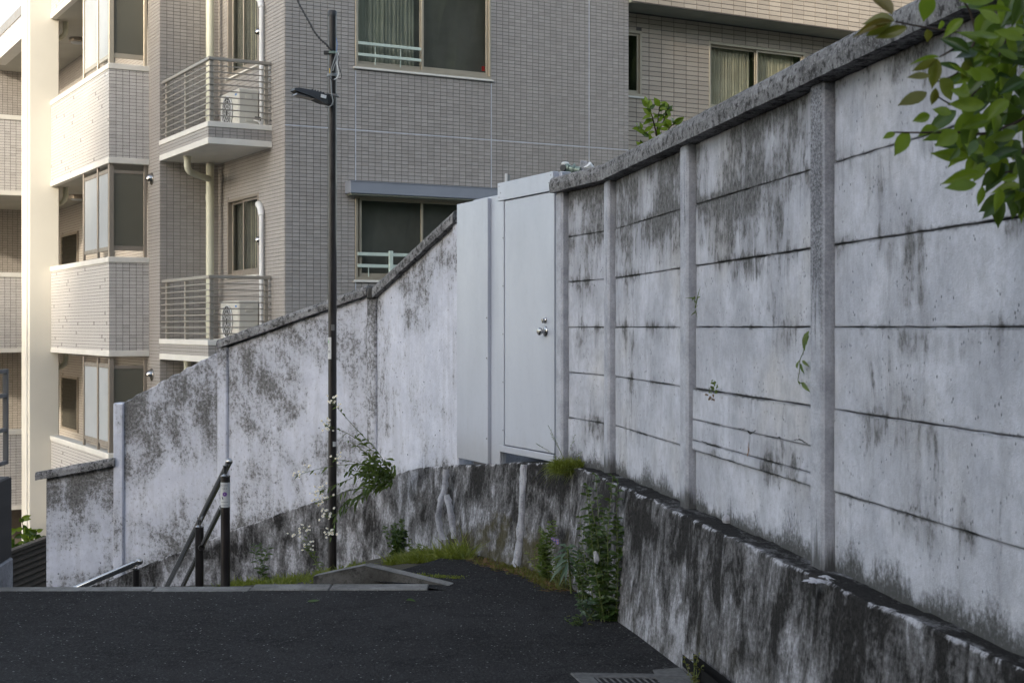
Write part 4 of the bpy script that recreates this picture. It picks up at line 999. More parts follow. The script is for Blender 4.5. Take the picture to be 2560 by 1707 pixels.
# stacked left block with tiled parapets, frosted wind screens, back wall and ceilings
LS, LT0, LT1, RS = -1.479, 3.402, 7.49, -.884
facade(B(-.25, 13.2, 0), -E2, N2, 9.75, -3.3, 9.5, [(13.2-12.38, 13.2-10.88, z_, z_+1.10) for z_ in (5.26, 2.36, -.54)], TP, M['grout_d'], M['t_main'], ap, tz=(-1.5, 7.0))
facade(B(-.88, 3.47, 0), E1, -N1, .62, -3.3, 9.5, [], TP, M['grout_d'], M['t_main'], ap, tz=(-1.5, 7.0))
bbox('left_block_core', -.12, .14, 2.9, 13.2, -3.3, 9.5, M['grout'], ap)
bbox('pier_core', -.87, -.12, 2.83, 3.44, -3.3, 9.5, M['grout'], ap)
for lv, zf in enumerate((6.885, 3.985, 1.115, -1.80)):
    ob = bbox('parapet', LS + .01, LS + .15, LT0 + .01, LT1, zf + .07, zf + 1.395, M['grout_d'], ap)
    bbox('parapet_return', LS + .151, RS, LT0 + .01, LT0 + .14, zf + .07, zf + 1.395, M['grout_d'], ob)
    bbox('floor_slab', LS + .03, -.26, LT0 + .05, 9.54, zf + .01, zf + .13, M['soffit'], ob)
    m = MB(); m.box(B(LS-.012, LT0-.012, zf), E1*(RS-LS+.012), E2*.10, UP*.085, .006); m.box(B(LS-.012, LT0+.0881, zf), E1*.10, E2*(LT1-LT0-.088), UP*.085, .006); m.build('bottom_trim', M['trim'], ob)
    m = MB(); m.box(B(LS-.022, LT0-.022, zf+1.395), E1*(RS-LS+.030), E2*.19, UP*.085, .008); m.box(B(LS-.022, LT0+.1681, zf+1.395), E1*.19, E2*(LT1-LT0-.168), UP*.085, .008); m.build('top_cap', M['trim'], ob)
    if lv < 4:
        zr = zf + .07
        facade(B(LS, LT0, 0), E1, N1, RS - LS, zf + .083, zf + 1.397, [], TP, M['grout_d'], M['t_left'], ob, zref=zr)
        facade(B(LS, LT1, 0), -E2, N2, LT1 - LT0, zf + .083, zf + 1.397, [], TP, M['grout_d'], M['t_left'], ob, zref=zr)
    # wind screens standing on the cap
    if lv in (1, 2, 3):
        zb, zt = zf + 1.48, zf + 2.88
        t0_, t1_ = 3.46, 5.12; s1_ = -.95
        scn = MB()
        for (s_, t_) in ((LS+.01, t0_), (LS+.01, 4.18), (LS+.01, t1_)):
            w_ = .075 if t_ == t0_ else .04
            scn.box(B(s_, t_, zb), E1*w_, E2*w_, UP*(zt-zb), .004)
        scn.box(B(s1_, t0_, zb), E1*.05, E2*.05, UP*(zt-zb), .004)
        scr = scn.build('wind_screen', M['alu_b'] if lv > 1 else M['alu'], ap)
        fm = M['alu_b'] if lv > 1 else M['alu']
        for (a0, a1) in ((t0_+.075, 4.18), (4.22, t1_)):
            for (q0_, q1_, zz0, zz1) in ((a0, a1, zb+.10, zb+.16), (a0, a1, zt-.14, zt-.08), (a0, a0+.03, zb+.161, zt-.141)):
                m = MB(); m.box(B(LS+.025, q0_, zz0), E1*.03, E2*(q1_-q0_), UP*(zz1-zz0), .003); m.build('screen_rail', fm, scr)
            bbox('pane', LS+.036, LS+.044, a0+.03, a1, zb+.16, zt-.14, M['frost'], scr)
        for zz0, zz1 in ((zb+.10, zb+.17), (zt-.15, zt-.10)):
            m = MB(); m.box(B(LS+.085, t0_+.012, zz0), E1*(s1_-LS-.085), E2*.03, UP*(zz1-zz0), .003); m.build('screen_rail', fm, scr)
        bbox('pane', LS+.085, s1_, t0_+.022, t0_+.03, zb+.17, zt-.15, M['frost_shaded'], scr)  # pane colour darkened to stand for the shaded interior behind it
    # ceiling lamp, small drain spout, lattice window at the back
    if lv in (0, 1, 2):
        m = MB().lathe(B(-.70, 9.0, zf + .012), -UP, [(0, .15), (.07, .15), (.08, .13)], 24); o = m.build('ceiling_lamp', M['alu_b'], ap); shade_auto(o)
        MB().lathe(B(-.70, 9.0, zf - .068), -UP, [(0, .12), (.02, .10)], 20).build('lamp_glass', M['frost'], o)
        pts = [B(-1.20, 7.66, zf+.01), B(-1.20, 7.66, zf-.14), B(-1.21, 7.67, zf-.20), B(-1.25, 7.73, zf-.25), B(-1.30, 7.81, zf-.27)]
        shade_auto(MB().tube(pts, .045, 12).build('drain_spout', M['pipe'], ap))
    if lv in (1, 2, 3):
        zw = (0, 5.26, 2.36, -.54)[lv]; ta, tb = 10.88, 12.38
        fr = MB()
        fr.box(B(-.258, ta, zw), -E1*.03, E2*(tb-ta), UP*.05); fr.box(B(-.258, ta, zw+1.05), -E1*.03, E2*(tb-ta), UP*.05); fr.box(B(-.258, ta, zw+.05), -E1*.03, E2*.05, UP*1.0); fr.box(B(-.258, tb-.05, zw+.05), -E1*.03, E2*.05, UP*1.0)
        wn = fr.build('lattice_window', M['alu_b'], ap)
        la = MB(); w_ = tb - ta - .1; h_ = 1.0; stp = .085
        for sg in (1, -1):
            c = -h_*.6
            while c < w_:
                u0, u1 = max(0, c), min(w_, c + h_*.6)
                if u1 - u0 > .02:
                    za, zb2 = (u0-c)/.6, (u1-c)/.6
                    if sg < 0: za, zb2 = h_-za, h_-zb2
                    la.tube([B(-.264 - .004*sg, ta+.05+u0, zw+.05+za), B(-.264 - .004*sg, ta+.05+u1, zw+.05+zb2)], .011, 4, False)
                c += stp
        la.build('lattice', M['lattice'], wn, kind='stuff')
        bbox('lattice_glass', -.24, -.235, ta+.05, tb-.05, zw+.05, zw+1.05, M['room'], wn)
# cream corner column
m = MB(); m.box(B(-1.845, 7.492, -3.3), E1*.50, E2*.70, UP*12.8, .012); m.build('column', M['cream'], ap)
m = MB(); m.box(B(-1.872, 7.62, -3.3), E1*.026, E2*.10, UP*12.8, .004); m.build('column_fillet', M['trim'], ap)
# further balconies beyond the column
for zf in (3.985, 1.085, -1.815):
    ob = bbox('far_parapet', -4.6, -1.5, 9.51, 9.65, zf + .07, zf + 1.39, M['grout_d'], ap)
    facade(B(-4.6, 9.50, 0), E1, N1, 3.1, zf + .083, zf + 1.39, [], TP, M['grout_d'], M['t_left'], ob, zref=zf + .07)
    bbox('far_slab', -4.6, -.26, 9.55, 13.2, zf + .02, zf + .14, M['soffit'], ob); bbox('bottom_trim', -4.6, -1.5, 9.485, 9.60, zf, zf + .082, M['trim'], ob); bbox('top_cap', -4.6, -1.5, 9.48, 9.67, zf + 1.39, zf + 1.475, M['trim'], ob)
    MB().lathe(B(-2.3, 10.6, zf + .02), -UP, [(0, .15), (.07, .15), (.08, .13)], 20).build('ceiling_lamp', M['alu_b'], ap)
facade(B(-4.6, 13.2, 0), E1, N1, 4.34, -3.3, 6.9, [(2.35, 2.75, z_, z_ + 1.6) for z_ in (4.2, 1.3, -1.6)], TP, M['grout_d'], M['t_main'], ap, tz=(-.8, 7.0))
bbox('far_core', -4.6, -.3, 13.4, 14.5, -3.3, 6.9, M['room'], ap)
facade(B(LS - .12, 12.4, 0), -E2, N2, 4.2, 6.96, 7.32, [], TP, M['grout_d'], M['t_left'], ap, zref=6.9)
bbox('eave_trim', LS - .14, LS + .1, 8.2, 12.4, 6.88, 6.965, M['trim'], ap); bbox('eave_cap', LS - .14, LS + .1, 8.2, 12.4, 7.32, 7.5, M['alu_b'], ap)
bbox('eave_slab', LS - .10, -.26, 9.56, 13.2, 6.90, 7.0, M['soffit'], ap)

# ------------------------------------------------------------------ beige wing on the right
WT = .5; WP = (.240, .074)
ww1 = (7.385, 9.40, 5.06, 6.16); ww0 = (5.50, 6.07, 5.15, 6.18)
O_ = B(5.49, WT, 0); sh = lambda w_: (max(.012, w_[0]-5.49), w_[1]-5.49, w_[2], w_[3])
facade(O_, E1, N1, 7.0, -3.3, 6.46, [sh(ww1), sh(ww0)], WP, M['grout_d'], M['t_wing'], wg, single=lambda a, z: a > .3 and 4.6 < z, tz=(3.0, 6.44), zref=.02, joint=.009)
wi1 = window(*sh(ww1), wg, M['alu'], O_, E1, N1, mull=(.5,), inset=.08, curtain=[(2.0, 2.85, 5.06, 6.16, M['curtain2'], .05, -.16), (2.95, 3.80, 5.06, 6.16, M['curtain2'], .05, -.16)])
window(*sh(ww0), wg, M['alu'], O_, E1, N1, mull=(.5,), inset=.08)
bbox('soffit', 5.49, 12.5, -.06, WT - .002, 6.462, 6.56, M['soffit_g'], wg)
facade(B(5.49, -.10, 0), E1, N1, 7.0, 6.46, 9.0, [], WP, M['grout_d'], M['t_wing'], wg, tz=(6.47, 7.6), zref=6.47, joint=.009)
bbox('upper_core', 5.49, 12.5, -.09, 6, 6.57, 9.0, M['grout_d'], wg); bbox('wing_core', 5.49, 12.5, WT + 1.1, 6, -3.3, 6.45, M['grout_d'], wg)
bbox('downspout', 5.50, 5.60, WT - .10, WT - .02, 4.02, 4.10, M['wpipe'], wg)

# ------------------------------------------------------------------ lamp pole with lamp, straps and cables
PB = W(831, 1426, 11.2); px_, py_ = PB.x, PB.y
pole = thing('lamp_pole', (px_, py_, PB.z), 'slim dark brown lamp pole standing in the grass before the stair wall', 'lamp pole')
shade_auto(MB().tube([(px_, py_, PB.z-.4), (px_, py_, 4.00)], .0335, 24).build('shaft', M['black'], pole))
shade_auto(MB().lathe((px_, py_, 3.995), UP, [(0, .0355), (.035, .0355), (.045, .030), (.048, .010)], 24).build('cap', M['blackp'], pole))
def zpx(y, Y=11.2): return EYE + (HOR - y)*Y/FPX
def ring(z, h_, mat, r=.039): 
    m = MB().lathe((px_, py_, z), UP, [(0, .034), (0, r), (h_, r), (h_, .034)], 24); return shade_auto(m.build('strap', mat, pole))
ring(zpx(136), .02, M['clamp']); ring(zpx(192), .022, M['cable'], .042); ring(zpx(242), .02, M['grey_metal'])
MB().box(W(809, 136, 11.16), (.045, 0, 0), (0, .03, 0), (0, 0, .028), .003).build('hook_block', M['blackp'], pole)
MB().box(W(822, 134, 11.12), (.05, .01, 0), (0, .02, 0), (0, 0, .018), .003).build('clamp_plate', M['clamp'], pole)
MB().tube([W(818, 241, 11.13), W(836, 239, 11.13), W(846, 243, 11.16)], .008, 8).build('bolt', M['grey_metal'], pole)
def cab(name, pts, r, mat, parent=pole):
    P_ = [np.array(W(*p)) for p in pts]; n_ = (len(P_)-1)*5
    o = MB().tube([Vector(catmull(P_, i/5)) for i in range(n_+1)], r, 6).build(name, mat, parent, smooth=True); return o
cab('cable', [(842,132,11.13),(836,150,11.12),(829,172,11.12),(827,188,11.12),(828,215,11.12),(829,235,11.12),(832,252,11.12),(828,264,11.12),(820,268,11.12),(813,266,11.13)], .0052, M['cable'])
cab('cable', [(845,131,11.13),(842,150,11.12),(836,165,11.12),(832,178,11.12)], .0045, M['cable'])
cab('cable', [(846,133,11.13),(842,155,11.12),(845,175,11.12),(846,186,11.12),(841,197,11.12),(835,200,11.12)], .0045, M['wpipe'])
cab('cable', [(845,134,11.14),(848,150,11.14),(846,160,11.13),(851,178,11.12),(854,190,11.12),(851,198,11.12),(846,197,11.12)], .0030, M['blackp'])
cab('cable', [(825,188,11.12),(826,197,11.11),(832,201,11.11),(839,200,11.12)], .003, M['blackp'])
cab('cable', [(824,172,11.13),(825,184,11.12)], .0045, plain('yellow_tie', (.45, .30, .03), .5))
cab('cable', [(840,92,11.2),(843,112,11.16),(841,130,11.14)], .0022, M['blue'])
wr = thing('overhead_cable', W(826, 126, 11.15), 'black twisted overhead cable running up from the lamp pole', 'cable')
for k in range(2):
    pts = []
    key = [np.array(W(*p)) for p in ((827,126,11.15),(815,112,11.15),(800,98,11.16),(785,79,11.18),(772,55,11.2),(757,28,11.23),(744,2,11.26),(715,-75,11.35),(660,-230,11.6),(560,-520,12.1))]
    for i in range(91):
        p = Vector(catmull(key, i/10)); a_ = i*.9 + k*math.pi; pts.append(p + Vector((math.cos(a_)*.0045, 0, math.sin(a_)*.0045)))
    MB().tube(pts, .0052, 6).build('strand', M['blackp'], wr, smooth=True)
# LED street lamp head
lh = thing('street_lamp_head', W(822, 250, 11.15), 'flat black street lamp head clamped to the pole, tilted up', 'street lamp')
ra, rb = W(818, 247, 11.14), W(732, 224, 11.00); ax = (rb-ra); Lh = ax.length; ax.normalize(); sd_ = Vector((ax.y, -ax.x, 0)).normalized(); un = sd_.cross(ax).normalized(); un = un if un.z > 0 else -un
V = []; F = []
prof = [(0.0, .030, .022, -.048), (.12, .045, .026, -.050), (.38, .058, .026, -.036), (.55, .062, .024, -.028), (.9, .060, .016, -.018), (1.0, .050, .006, -.010)]
for t, wd, u0, u1 in prof:
    c = ra + ax*(Lh*t)
    for a_, b_ in ((-1, u1), (-.92, (u0+u1)/2), (-.72, u0), (.72, u0), (.92, (u0+u1)/2), (1, u1)): V.append(c + sd_*(wd*a_) + un*b_)
for i in range(len(prof)-1):
    for k in range(6): F.append([i*6+k, i*6+(k+1) % 6, (i+1)*6+(k+1) % 6, (i+1)*6+k])
F += [list(range(6)), [30+k for k in range(6)][::-1]]
shade_auto(mesh('housing', V, F, M['blackp'], lh), 30)
m = MB(); m.box(ra + ax*(Lh*.42) - sd_*.047 - un*.040, ax*(Lh*.5), sd_*.094, un*.012 + ax*0); o = m.build('lens', M['lens'], lh)
m = MB(); m.box(ra - ax*.05 - sd_*.028 - un*.05, ax*.07, sd_*.056, un*.085, .006); m.build('socket', M['blackp'], lh)
m = MB(); m.box(ra + ax*(Lh*.10) - sd_*.0535 - un*.016, ax*.045, sd_*.004 , un*.026, .001); m.build('rating_label', M['white'], lh)
for q in (.16, .24, .32, .40, .48): m = MB(); m.box(ra + ax*(Lh*q) - sd_*.04 + un*.024, ax*.008, sd_*.08, un*.010); m.build('fin', M['blackp'], lh)

# stickers on the pole
def text_mesh(name, txt, size, loc, xdir, up, mat, parent):
    cu = bpy.data.curves.new('t', 'FONT'); cu.body = txt; cu.size = size; cu.align_x = 'CENTER'; cu.align_y = 'CENTER'
    t_ = bpy.data.objects.new('t', cu); COL.objects.link(t_); dg = bpy.context.evaluated_depsgraph_get(); dg.update()
    me = bpy.data.meshes.new_from_object(t_.evaluated_get(dg)); bpy.data.objects.remove(t_)
    X = Vector(xdir).normalized(); Z_ = Vector(up).normalized(); vs = [Vector(loc) + X*v.co.x + Z_*v.co.y for v in me.vertices]
    fs = [list(p.vertices) for p in me.polygons]; return mesh(name, vs, fs, mat, parent)
def patch(name, z0, z1, a0, a1, r, mat, parent, cx_=None, cy_=None):
    cx_ = px_ if cx_ is None else cx_; cy_ = py_ if cy_ is None else cy_
    V = []; F = []; n_ = 10
    for i in range(n_+1):
        th = math.radians(a0 + (a1-a0)*i/n_)
        for z in (z0, z1): V.append((cx_ + r*math.sin(th), cy_ - r*math.cos(th), z))
    for i in range(n_): F.append([2*i, 2*i+2, 2*i+3, 2*i+1])
    return mesh(name, V, F, mat, parent, smooth=True)
def stk(label, y0, y1, a0, a1, mat):
    return tag(patch('sticker', zpx(y1), zpx(y0), a0, a1, .0345, mat, None), label, 'sticker')
s1 = thing('sticker', (px_, py_-.035, zpx(870)), 'white sticker with green arrow and number 50 on the pole', 'sticker')
patch('label_sheet', zpx(897), zpx(843), -92, -8, .0345, M['sticker'], s1)
th = math.radians(-42); cpt = lambda z, t_=th, r_=.0352: Vector((px_ + r_*math.sin(t_), py_ - r_*math.cos(t_), z)); xd = Vector((math.cos(th), math.sin(th), 0))
V = []
for q, z in ((-1, 859), (1, 859), (0, 849)):
    t_ = math.radians(-50 + q*16); V.append(cpt(zpx(z), t_))
mesh('green_arrow', V, [[0, 1, 2]], M['green'], s1)
text_mesh('lettering', '50', .026, cpt(zpx(879), math.radians(-38), .0362), xd, UP, M['ink'], s1); text_mesh('lettering', 'N', .014, cpt(zpx(869), math.radians(-52), .0362), xd, UP, M['ink'], s1)
stk('small dull grey sticker on the pole above the numbered one', 811, 826, -12, 38, M['grey_metal'])
s3 = tag(patch('sticker', zpx(1115), zpx(1103), 12, 62, .0345, M['sticker'], None), 'tiny white square sticker low on the pole', 'sticker')

# ------------------------------------------------------------------ stair handrails
h1 = thing('stair_handrail', (-1.80, 8.93, -.07), 'steel double handrail with black posts starting at the stair head', 'handrail')
def hpost(x, y, zt, zb, parent, r=.029):
    o = MB().tube([(x, y, zb), (x, y, zt)], r, 20).build('post', M['black'], parent); shade_auto(o)
    shade_auto(MB().lathe((x, y, zt), UP, [(0, r+.002), (.006, r+.002), (.012, r*.6), (.016, .012), (.055, .012), (.07, .018)], 18).build('neck', M['steel'], o))
hpost(-1.80, 8.93, .613, -.09, h1); hpost(-2.15, 9.78, .175, -.8, h1)
rd = Vector((-.355, .88, -.475)); r0 = W(571, 1158, 8.92)
def rail(p0, p1, r, parent, name='rail', ball=True):
    n_ = 8; o = MB().tube([Vector(p0).lerp(Vector(p1), i/n_) for i in range(n_+1)], r, 18).build(name, M['steel'], parent); shade_auto(o)
    if ball:
        d_ = (Vector(p0)-Vector(p1)).normalized()
        shade_auto(MB().lathe(Vector(p0), d_, [(-.004, r*1.0), (-.002, r*1.06), (.004, r*1.04), (.012, r*.86), (.018, r*.5), (.02, .001)], 18).build('end_cap', M['steel'], o))
    return o
p2 = W(502, 1296, 9.78); dirr = (p2 - r0)
rail(r0 - dirr*.03, r0 + dirr*3.2, .0205, h1)
l0 = W(553, 1268, 8.95); l2 = W(505, 1366, 9.76); rail(l0, l0 + (l2-l0)*3.4, .017, h1, 'lower_rail', False)
for p in (W(503, 1368, 9.75),): MB().lathe(p, Vector((.36, -.9, .1)), [(-.03, .022), (.03, .022)], 12).build('joint', M['black'], h1)
h2 = thing('stair_handrail', (-2.82, 10.6, -1.0), 'short steel handrail end on a low black post farther down the stairs', 'handrail')
q0, q1 = W(350, 1403, 10.6), W(200, 1466, 10.75); rail(q0, q0 + (q1-q0)*2.6, .023, h2); hpost(W(339, 1425, 10.6).x, 10.61, W(339, 1424, 10.6).z, -1.2, h2, .025)
# flower notice wrapped round the first post
nt_ = thing('notice_sticker', (-1.80, 8.90, .5), 'pale notice with two lines of type and a purple flower on the handrail post', 'sticker')
zz = lambda y: zpx(y, 8.90)
patch('notice_sheet', zz(1268), zz(1206), -95, 95, .0296, M['sticker'], nt_, -1.80, 8.93)
tx = lambda dx, y: Vector((-1.80 + dx, 8.93 - math.sqrt(max(0, .0303**2 - dx*dx)) - .0006, zz(y)))
text_mesh('lettering', 'IC1-015', .0125, tx(0, 1213) - Vector((0, .001, 0)), (1, 0, 0), UP, M['ink'], nt_); text_mesh('lettering', '1.22 8', .0125, tx(0, 1221) - Vector((0, .001, 0)), (1, 0, 0), UP, M['ink'], nt_)
for k in range(7):
    a_ = k/7*2*math.pi; c = Vector((.002 + .0085*math.cos(a_), 0, .0085*math.sin(a_))); V = []
    for j in range(8):
        b_ = j/8*2*math.pi; dx = c.x + .0062*math.cos(b_); V.append(tx(dx, 1235) + Vector((0, -.0005, c.z + .0062*math.sin(b_))))
    mesh('petal', V, [list(range(8))], M['violet'], nt_)
V = [tx(-.018, 1240), tx(-.012, 1242) , tx(-.006, 1247), tx(-.013, 1248)]; mesh('leaf_mark', [v - Vector((0, .0005, 0)) for v in V], [[0, 3, 2, 1]], M['ink'], nt_)
for y in (1254, 1262): V = [tx(-.02, y), tx(0, y), tx(.02, y), tx(.02, y+1.6), tx(0, y+1.6), tx(-.02, y+1.6)]; mesh('print_line', [v - Vector((0, .0005, 0)) for v in V], [[0, 1, 4, 5], [1, 2, 3, 4]], M['cable'], nt_)

# ------------------------------------------------------------------ far left: boundary wall with ribbed panel and metal frame, louvre fence
bl = thing('boundary_wall', (-3.9, 9.8, -.5), 'grey rendered wall end with dark ribbed panel and metal frame at the picture edge', 'wall')
o0 = W(33, 1400, 10.4); dl = Vector((.10, -1, 0)).normalized(); nl = Vector((1, .10, 0)).normalized()
MB().box(Vector((o0.x, o0.y, -1.6)) - nl*.25, dl*1.6, nl*.25, (0, 0, 1.6 + zpx(1392, 10.4)), .012).build('base', M['conc'], bl)
MB().box(Vector((o0.x, o0.y, zpx(1392, 10.4))) - nl*.28, dl*1.6, nl*.255, (0, 0, zpx(1190, 10.4)-zpx(1392, 10.4)), .006).build('panel_back', M['ribbed'], bl)
for k in range(40):
    if k*.03 > 1.15: break
    MB().box(Vector((o0.x, o0.y, zpx(1390, 10.4))) + dl*(.006 + k*.03) - nl*.024, dl*.020, nl*.014, (0, 0, zpx(1192, 10.4)-zpx(1390, 10.4)), .003).build('rib', M['ribbed'], bl)
mo = Vector((W(22, 1000, 10.42).x, 10.42, 0)); zt_, zb_ = zpx(922, 10.4), zpx(1160, 10.4)
for k, a_ in enumerate((0, .42, .84)): MB().box(mo + dl*a_ + UP*zb_, dl*.035, -nl*.035, UP*(zt_-zb_), .004).build('frame_upright', M['grey_metal'], bl)
for z in (zb_, zb_+.24, zb_+.49, zt_-.03): MB().box(mo - nl*.006 + UP*z, dl*1.2, -nl*.024, UP*.028, .003).build('frame_rail', M['grey_metal'], bl)
lf = thing('louvre_fence', W(60, 1450, 14.6), 'dark brown louvred fence seen through the gap at the lower left', 'fence')
fa = Vector((-.3494*14.3, 14.3, 0)); fd = Vector((.076, 1, 0)).normalized(); fn = Vector((1, -.076, 0))
ztop = zpx(1378, 14.3)
for k in range(14):
    z = ztop - .045 - k*.062
    V = [fa + fd*a_ + fn*q + UP*(z+dz) for a_ in (-.4, 2.2) for q, dz in ((.012, 0), (.012, .008), (-.03, .052), (-.03, .044))]
    mesh('slat', V, [[0, 4, 5, 1], [1, 5, 6, 2], [2, 6, 7, 3], [3, 7, 4, 0], [0, 1, 2, 3], [7, 6, 5, 4]], M['louvre'], lf)
MB().box(fa + fd*-.4 - fn*.05 + UP*(ztop-1.6), fd*2.6, -fn*.02, UP*1.6).build('backing', M['louvre'], lf)
MB().box(fa + fd*-.4 - fn*.05 + UP*(ztop-.0), fd*2.6, fn*.08, UP*.03, .004).build('top_rail', M['louvre'], lf)

# ------------------------------------------------------------------ small fittings by the door, grate, odd covers
pf = thing('pipe_fitting', W(1420, 450, 10.1), 'grey-green pipe fitting with white cap and clamp on the wall top beside the door', 'pipe fitting')
Yf = 10.05
shade_auto(MB().tube([W(1413, 520, Yf), W(1412, 450, Yf), W(1412, 428, Yf)], .030, 14).build('riser', M['clamp'], pf))
shade_auto(MB().lathe(W(1413, 417, Yf), UP, [(0, .014), (.012, .014), (.014, .026), (.024, .028), (.032, .020), (.034, .004)], 18).build('cap', M['white'], pf))
shade_auto(MB().lathe(W(1416, 421, Yf-.02), Vector((.9, -.25, -.2)), [(-.012, .030), (0, .034), (.018, .034), (.022, .026), (.045, .026), (.048, .033), (.06, .033), (.062, .026), (.10, .028)], 18).build('valve_body', M['clamp'], pf))
MB().lathe(W(1411, 421, Yf-.03), Vector((-.6, -.8, 0)), [(0, .026), (.02, .024), (.021, .016)], 16).build('valve_mouth', M['acd'], pf)
MB().box(W(1449, 428, Yf-.02), (.055, -.01, -.004), (0, .05, 0), (.004, 0, .075), .008).build('clamp_block', M['conc'], pf)
MB().tube([W(1430, 431, Yf-.05), W(1433, 419, Yf-.06), W(1436, 412, Yf-.03)], .009, 8).build('lever', M['clamp'], pf)
MB().tube([W(1474, 412, Yf), W(1482, 418, Yf), W(1483, 410, Yf)], .006, 6).build('wire', M['acd'], pf)
wp = thing('conduit_pipe', W(1490, 445, Yf), 'short white conduit pipe slanting down behind the coping beside the door', 'pipe')
shade_auto(MB().tube([W(1468, 412, Yf-.03), W(1492, 447, Yf+.02), W(1520, 490, Yf+.06)], .031, 16).build('pipe_run', M['wpipe'], wp))
sk = thing('metal_stake', W(1265, 470, 10.7), 'thin pale metal stake rising behind the door head', 'stake')
MB().box(W(1262, 520, 10.8), (.020, .004, 0), (0, .012, 0), (0, 0, .26), .002).build('flat_bar', M['wpipe'], sk); MB().box(W(1269, 520, 10.81), (.018, .004, 0), (0, .010, 0), (0, 0, .25), .002).build('flat_bar', M['cable'], sk)
wc_ = thing('white_cover', W(2280, 60, 4.95), 'smooth white rounded cover peeking over the coping beside the overhanging leaves', 'cover')
shade_auto(MB().lathe(W(2285, 62, 5.0), Vector((.3, 0, 1)), [(-.5, .05), (0, .055), (.03, .05), (.05, .035), (.06, .01)], 18).build('dome', M['white'], wc_))

dg_ = thing('drain_grate', (.42, 6.2, .0), 'dark drain grate with slanted slots set in the asphalt at the bottom edge', 'grate')
g0 = Vector((.262, 6.385, zroad(6.38))); gx = Vector((.995, -.06, 0)).normalized(); gy = Vector((.19, -.98, 0)).normalized()
m = MB()
for (a0, a1, b0, b1) in ((0, .62, 0, .075), (0, .62, .42, .47), (0, .085, .076, .419), (.555, .62, .076, .419)):
    m.box(g0 + gx*a0 + gy*b0 + UP*-.10, gx*(a1-a0), gy*(b1-b0), UP*.108, .004)
m.build('frame', M['grate'], dg_)
MB().box(g0 + gx*.07 + gy*.06 - UP*.012, gx*.5, gy*.38, UP*.006).build('pit', M['hole'], dg_)
for k in range(16):
    MB().box(g0 + gx*(.092 + k*.0295) + gy*.077 - UP*.004, gx*.011, gy*.34, UP*.010, .002).build('grate_bar', M['grate'], dg_)
gu = thing('gutter_apron', (.8, 6.0, 0), 'dark concrete gutter apron between the grate and the retaining wall foot', 'gutter')
c4 = [W(1632, 1668, 6.45), W(1700, 1660, 6.5), W(1840, 1800, 5.6), W(1700, 1800, 5.6)]
c4 = [Vector((p.x, p.y, zroad(p.y) + .006)) for p in c4]
mesh('apron', c4 + [p - UP*.1 for p in c4], [[0, 3, 2, 1], [0, 1, 5, 4], [3, 0, 4, 7], [2, 3, 7, 6], [1, 2, 6, 5]], M['grate'], gu)
hb = [W(1706, 1634, 6.28), W(1706, 1664, 6.28), W(1800, 1755, 5.75), W(1800, 1708, 5.75)]
mesh('slot_shade', hb + [p + Vector((.05, .02, 0)) for p in hb], [[0, 1, 2, 3], [4, 7, 6, 5]], M['hole'], gu)  # black sheets stand in for the shade inside the gap at the wall foot

# ------------------------------------------------------------------ vegetation
class Fol:
    def __init__(s): s.v = []; s.f = []
    def leaf(s, p, d, L_, W_, nrm=None, droop=.25, fold=.18):
        d = Vector(d).normalized(); up = Vector(nrm) if nrm is not None else Vector((R.uniform(-.5, .5), R.uniform(-1, -.1), R.uniform(.2, 1)))
        sd2 = d.cross(up)
        if sd2.length < 1e-4: sd2 = d.orthogonal()
        sd2.normalize(); n_ = sd2.cross(d).normalized(); p = Vector(p); k = len(s.v)
        C = [p + d*(L_*t) - UP*(droop*L_*t*t) - n_*(0) for t in (0, .34, .70, 1.0)]
        for c in C: s.v.append(c)
        for i, wd in ((1, .5), (2, .38)):
            for sg in (-1, 1): s.v.append(C[i] + sd2*(W_*wd*sg) + n_*(fold*W_))
        l1, r1, l2, r2 = k+4, k+5, k+6, k+7
        s.f += [[k, l1, k+1], [k, k+1, r1], [k+1, l1, l2, k+2], [k+1, k+2, r2, r1], [k+2, l2, k+3], [k+2, k+3, r2]]
    def blade(s, p, d, L_, W_, droop=.4):
        d = Vector(d).normalized(); sd2 = d.cross(Vector((R.uniform(-.3, .3), -1, .1))).normalized(); p = Vector(p); k = len(s.v)
        C = [p + d*(L_*t) - UP*(droop*L_*t*t) for t in (0, .5, 1)]
        s.v += [C[0]-sd2*W_*.5, C[0]+sd2*W_*.5, C[1]+sd2*W_*.4, C[1]-sd2*W_*.4, C[2]]
        s.f += [[k, k+1, k+2, k+3], [k+3, k+2, k+4]]
    def build(s, name, mat, parent=None, kind='stuff'): return mesh(name, s.v, s.f, mat, parent, kind=kind)
def flower(wm, ym, p, r, n_=None):
    n_ = Vector(n_ or (R.uniform(-.5, .5), R.uniform(-1, -.3), R.uniform(.2, 1))).normalized(); a = n_.orthogonal().normalized(); b_ = n_.cross(a); k = 11
    V = [Vector(p)]
    for i in range(k*2):
        an = i/(k*2)*2*math.pi; rr = r*(1.0 if i % 2 == 0 else .72)*R.uniform(.9, 1.1); V.append(Vector(p) + (a*math.cos(an)+b_*math.sin(an))*rr - n_*(.12*r))
    wm.add(V, [[0, 1+i, 1+(i+1) % (k*2)] for i in range(k*2)])
    ym.lathe(Vector(p) - n_*.0005, n_, [(0, r*.36), (r*.16, r*.30), (r*.24, r*.12)], 7)
def rnd(a, b): return R.uniform(a, b)
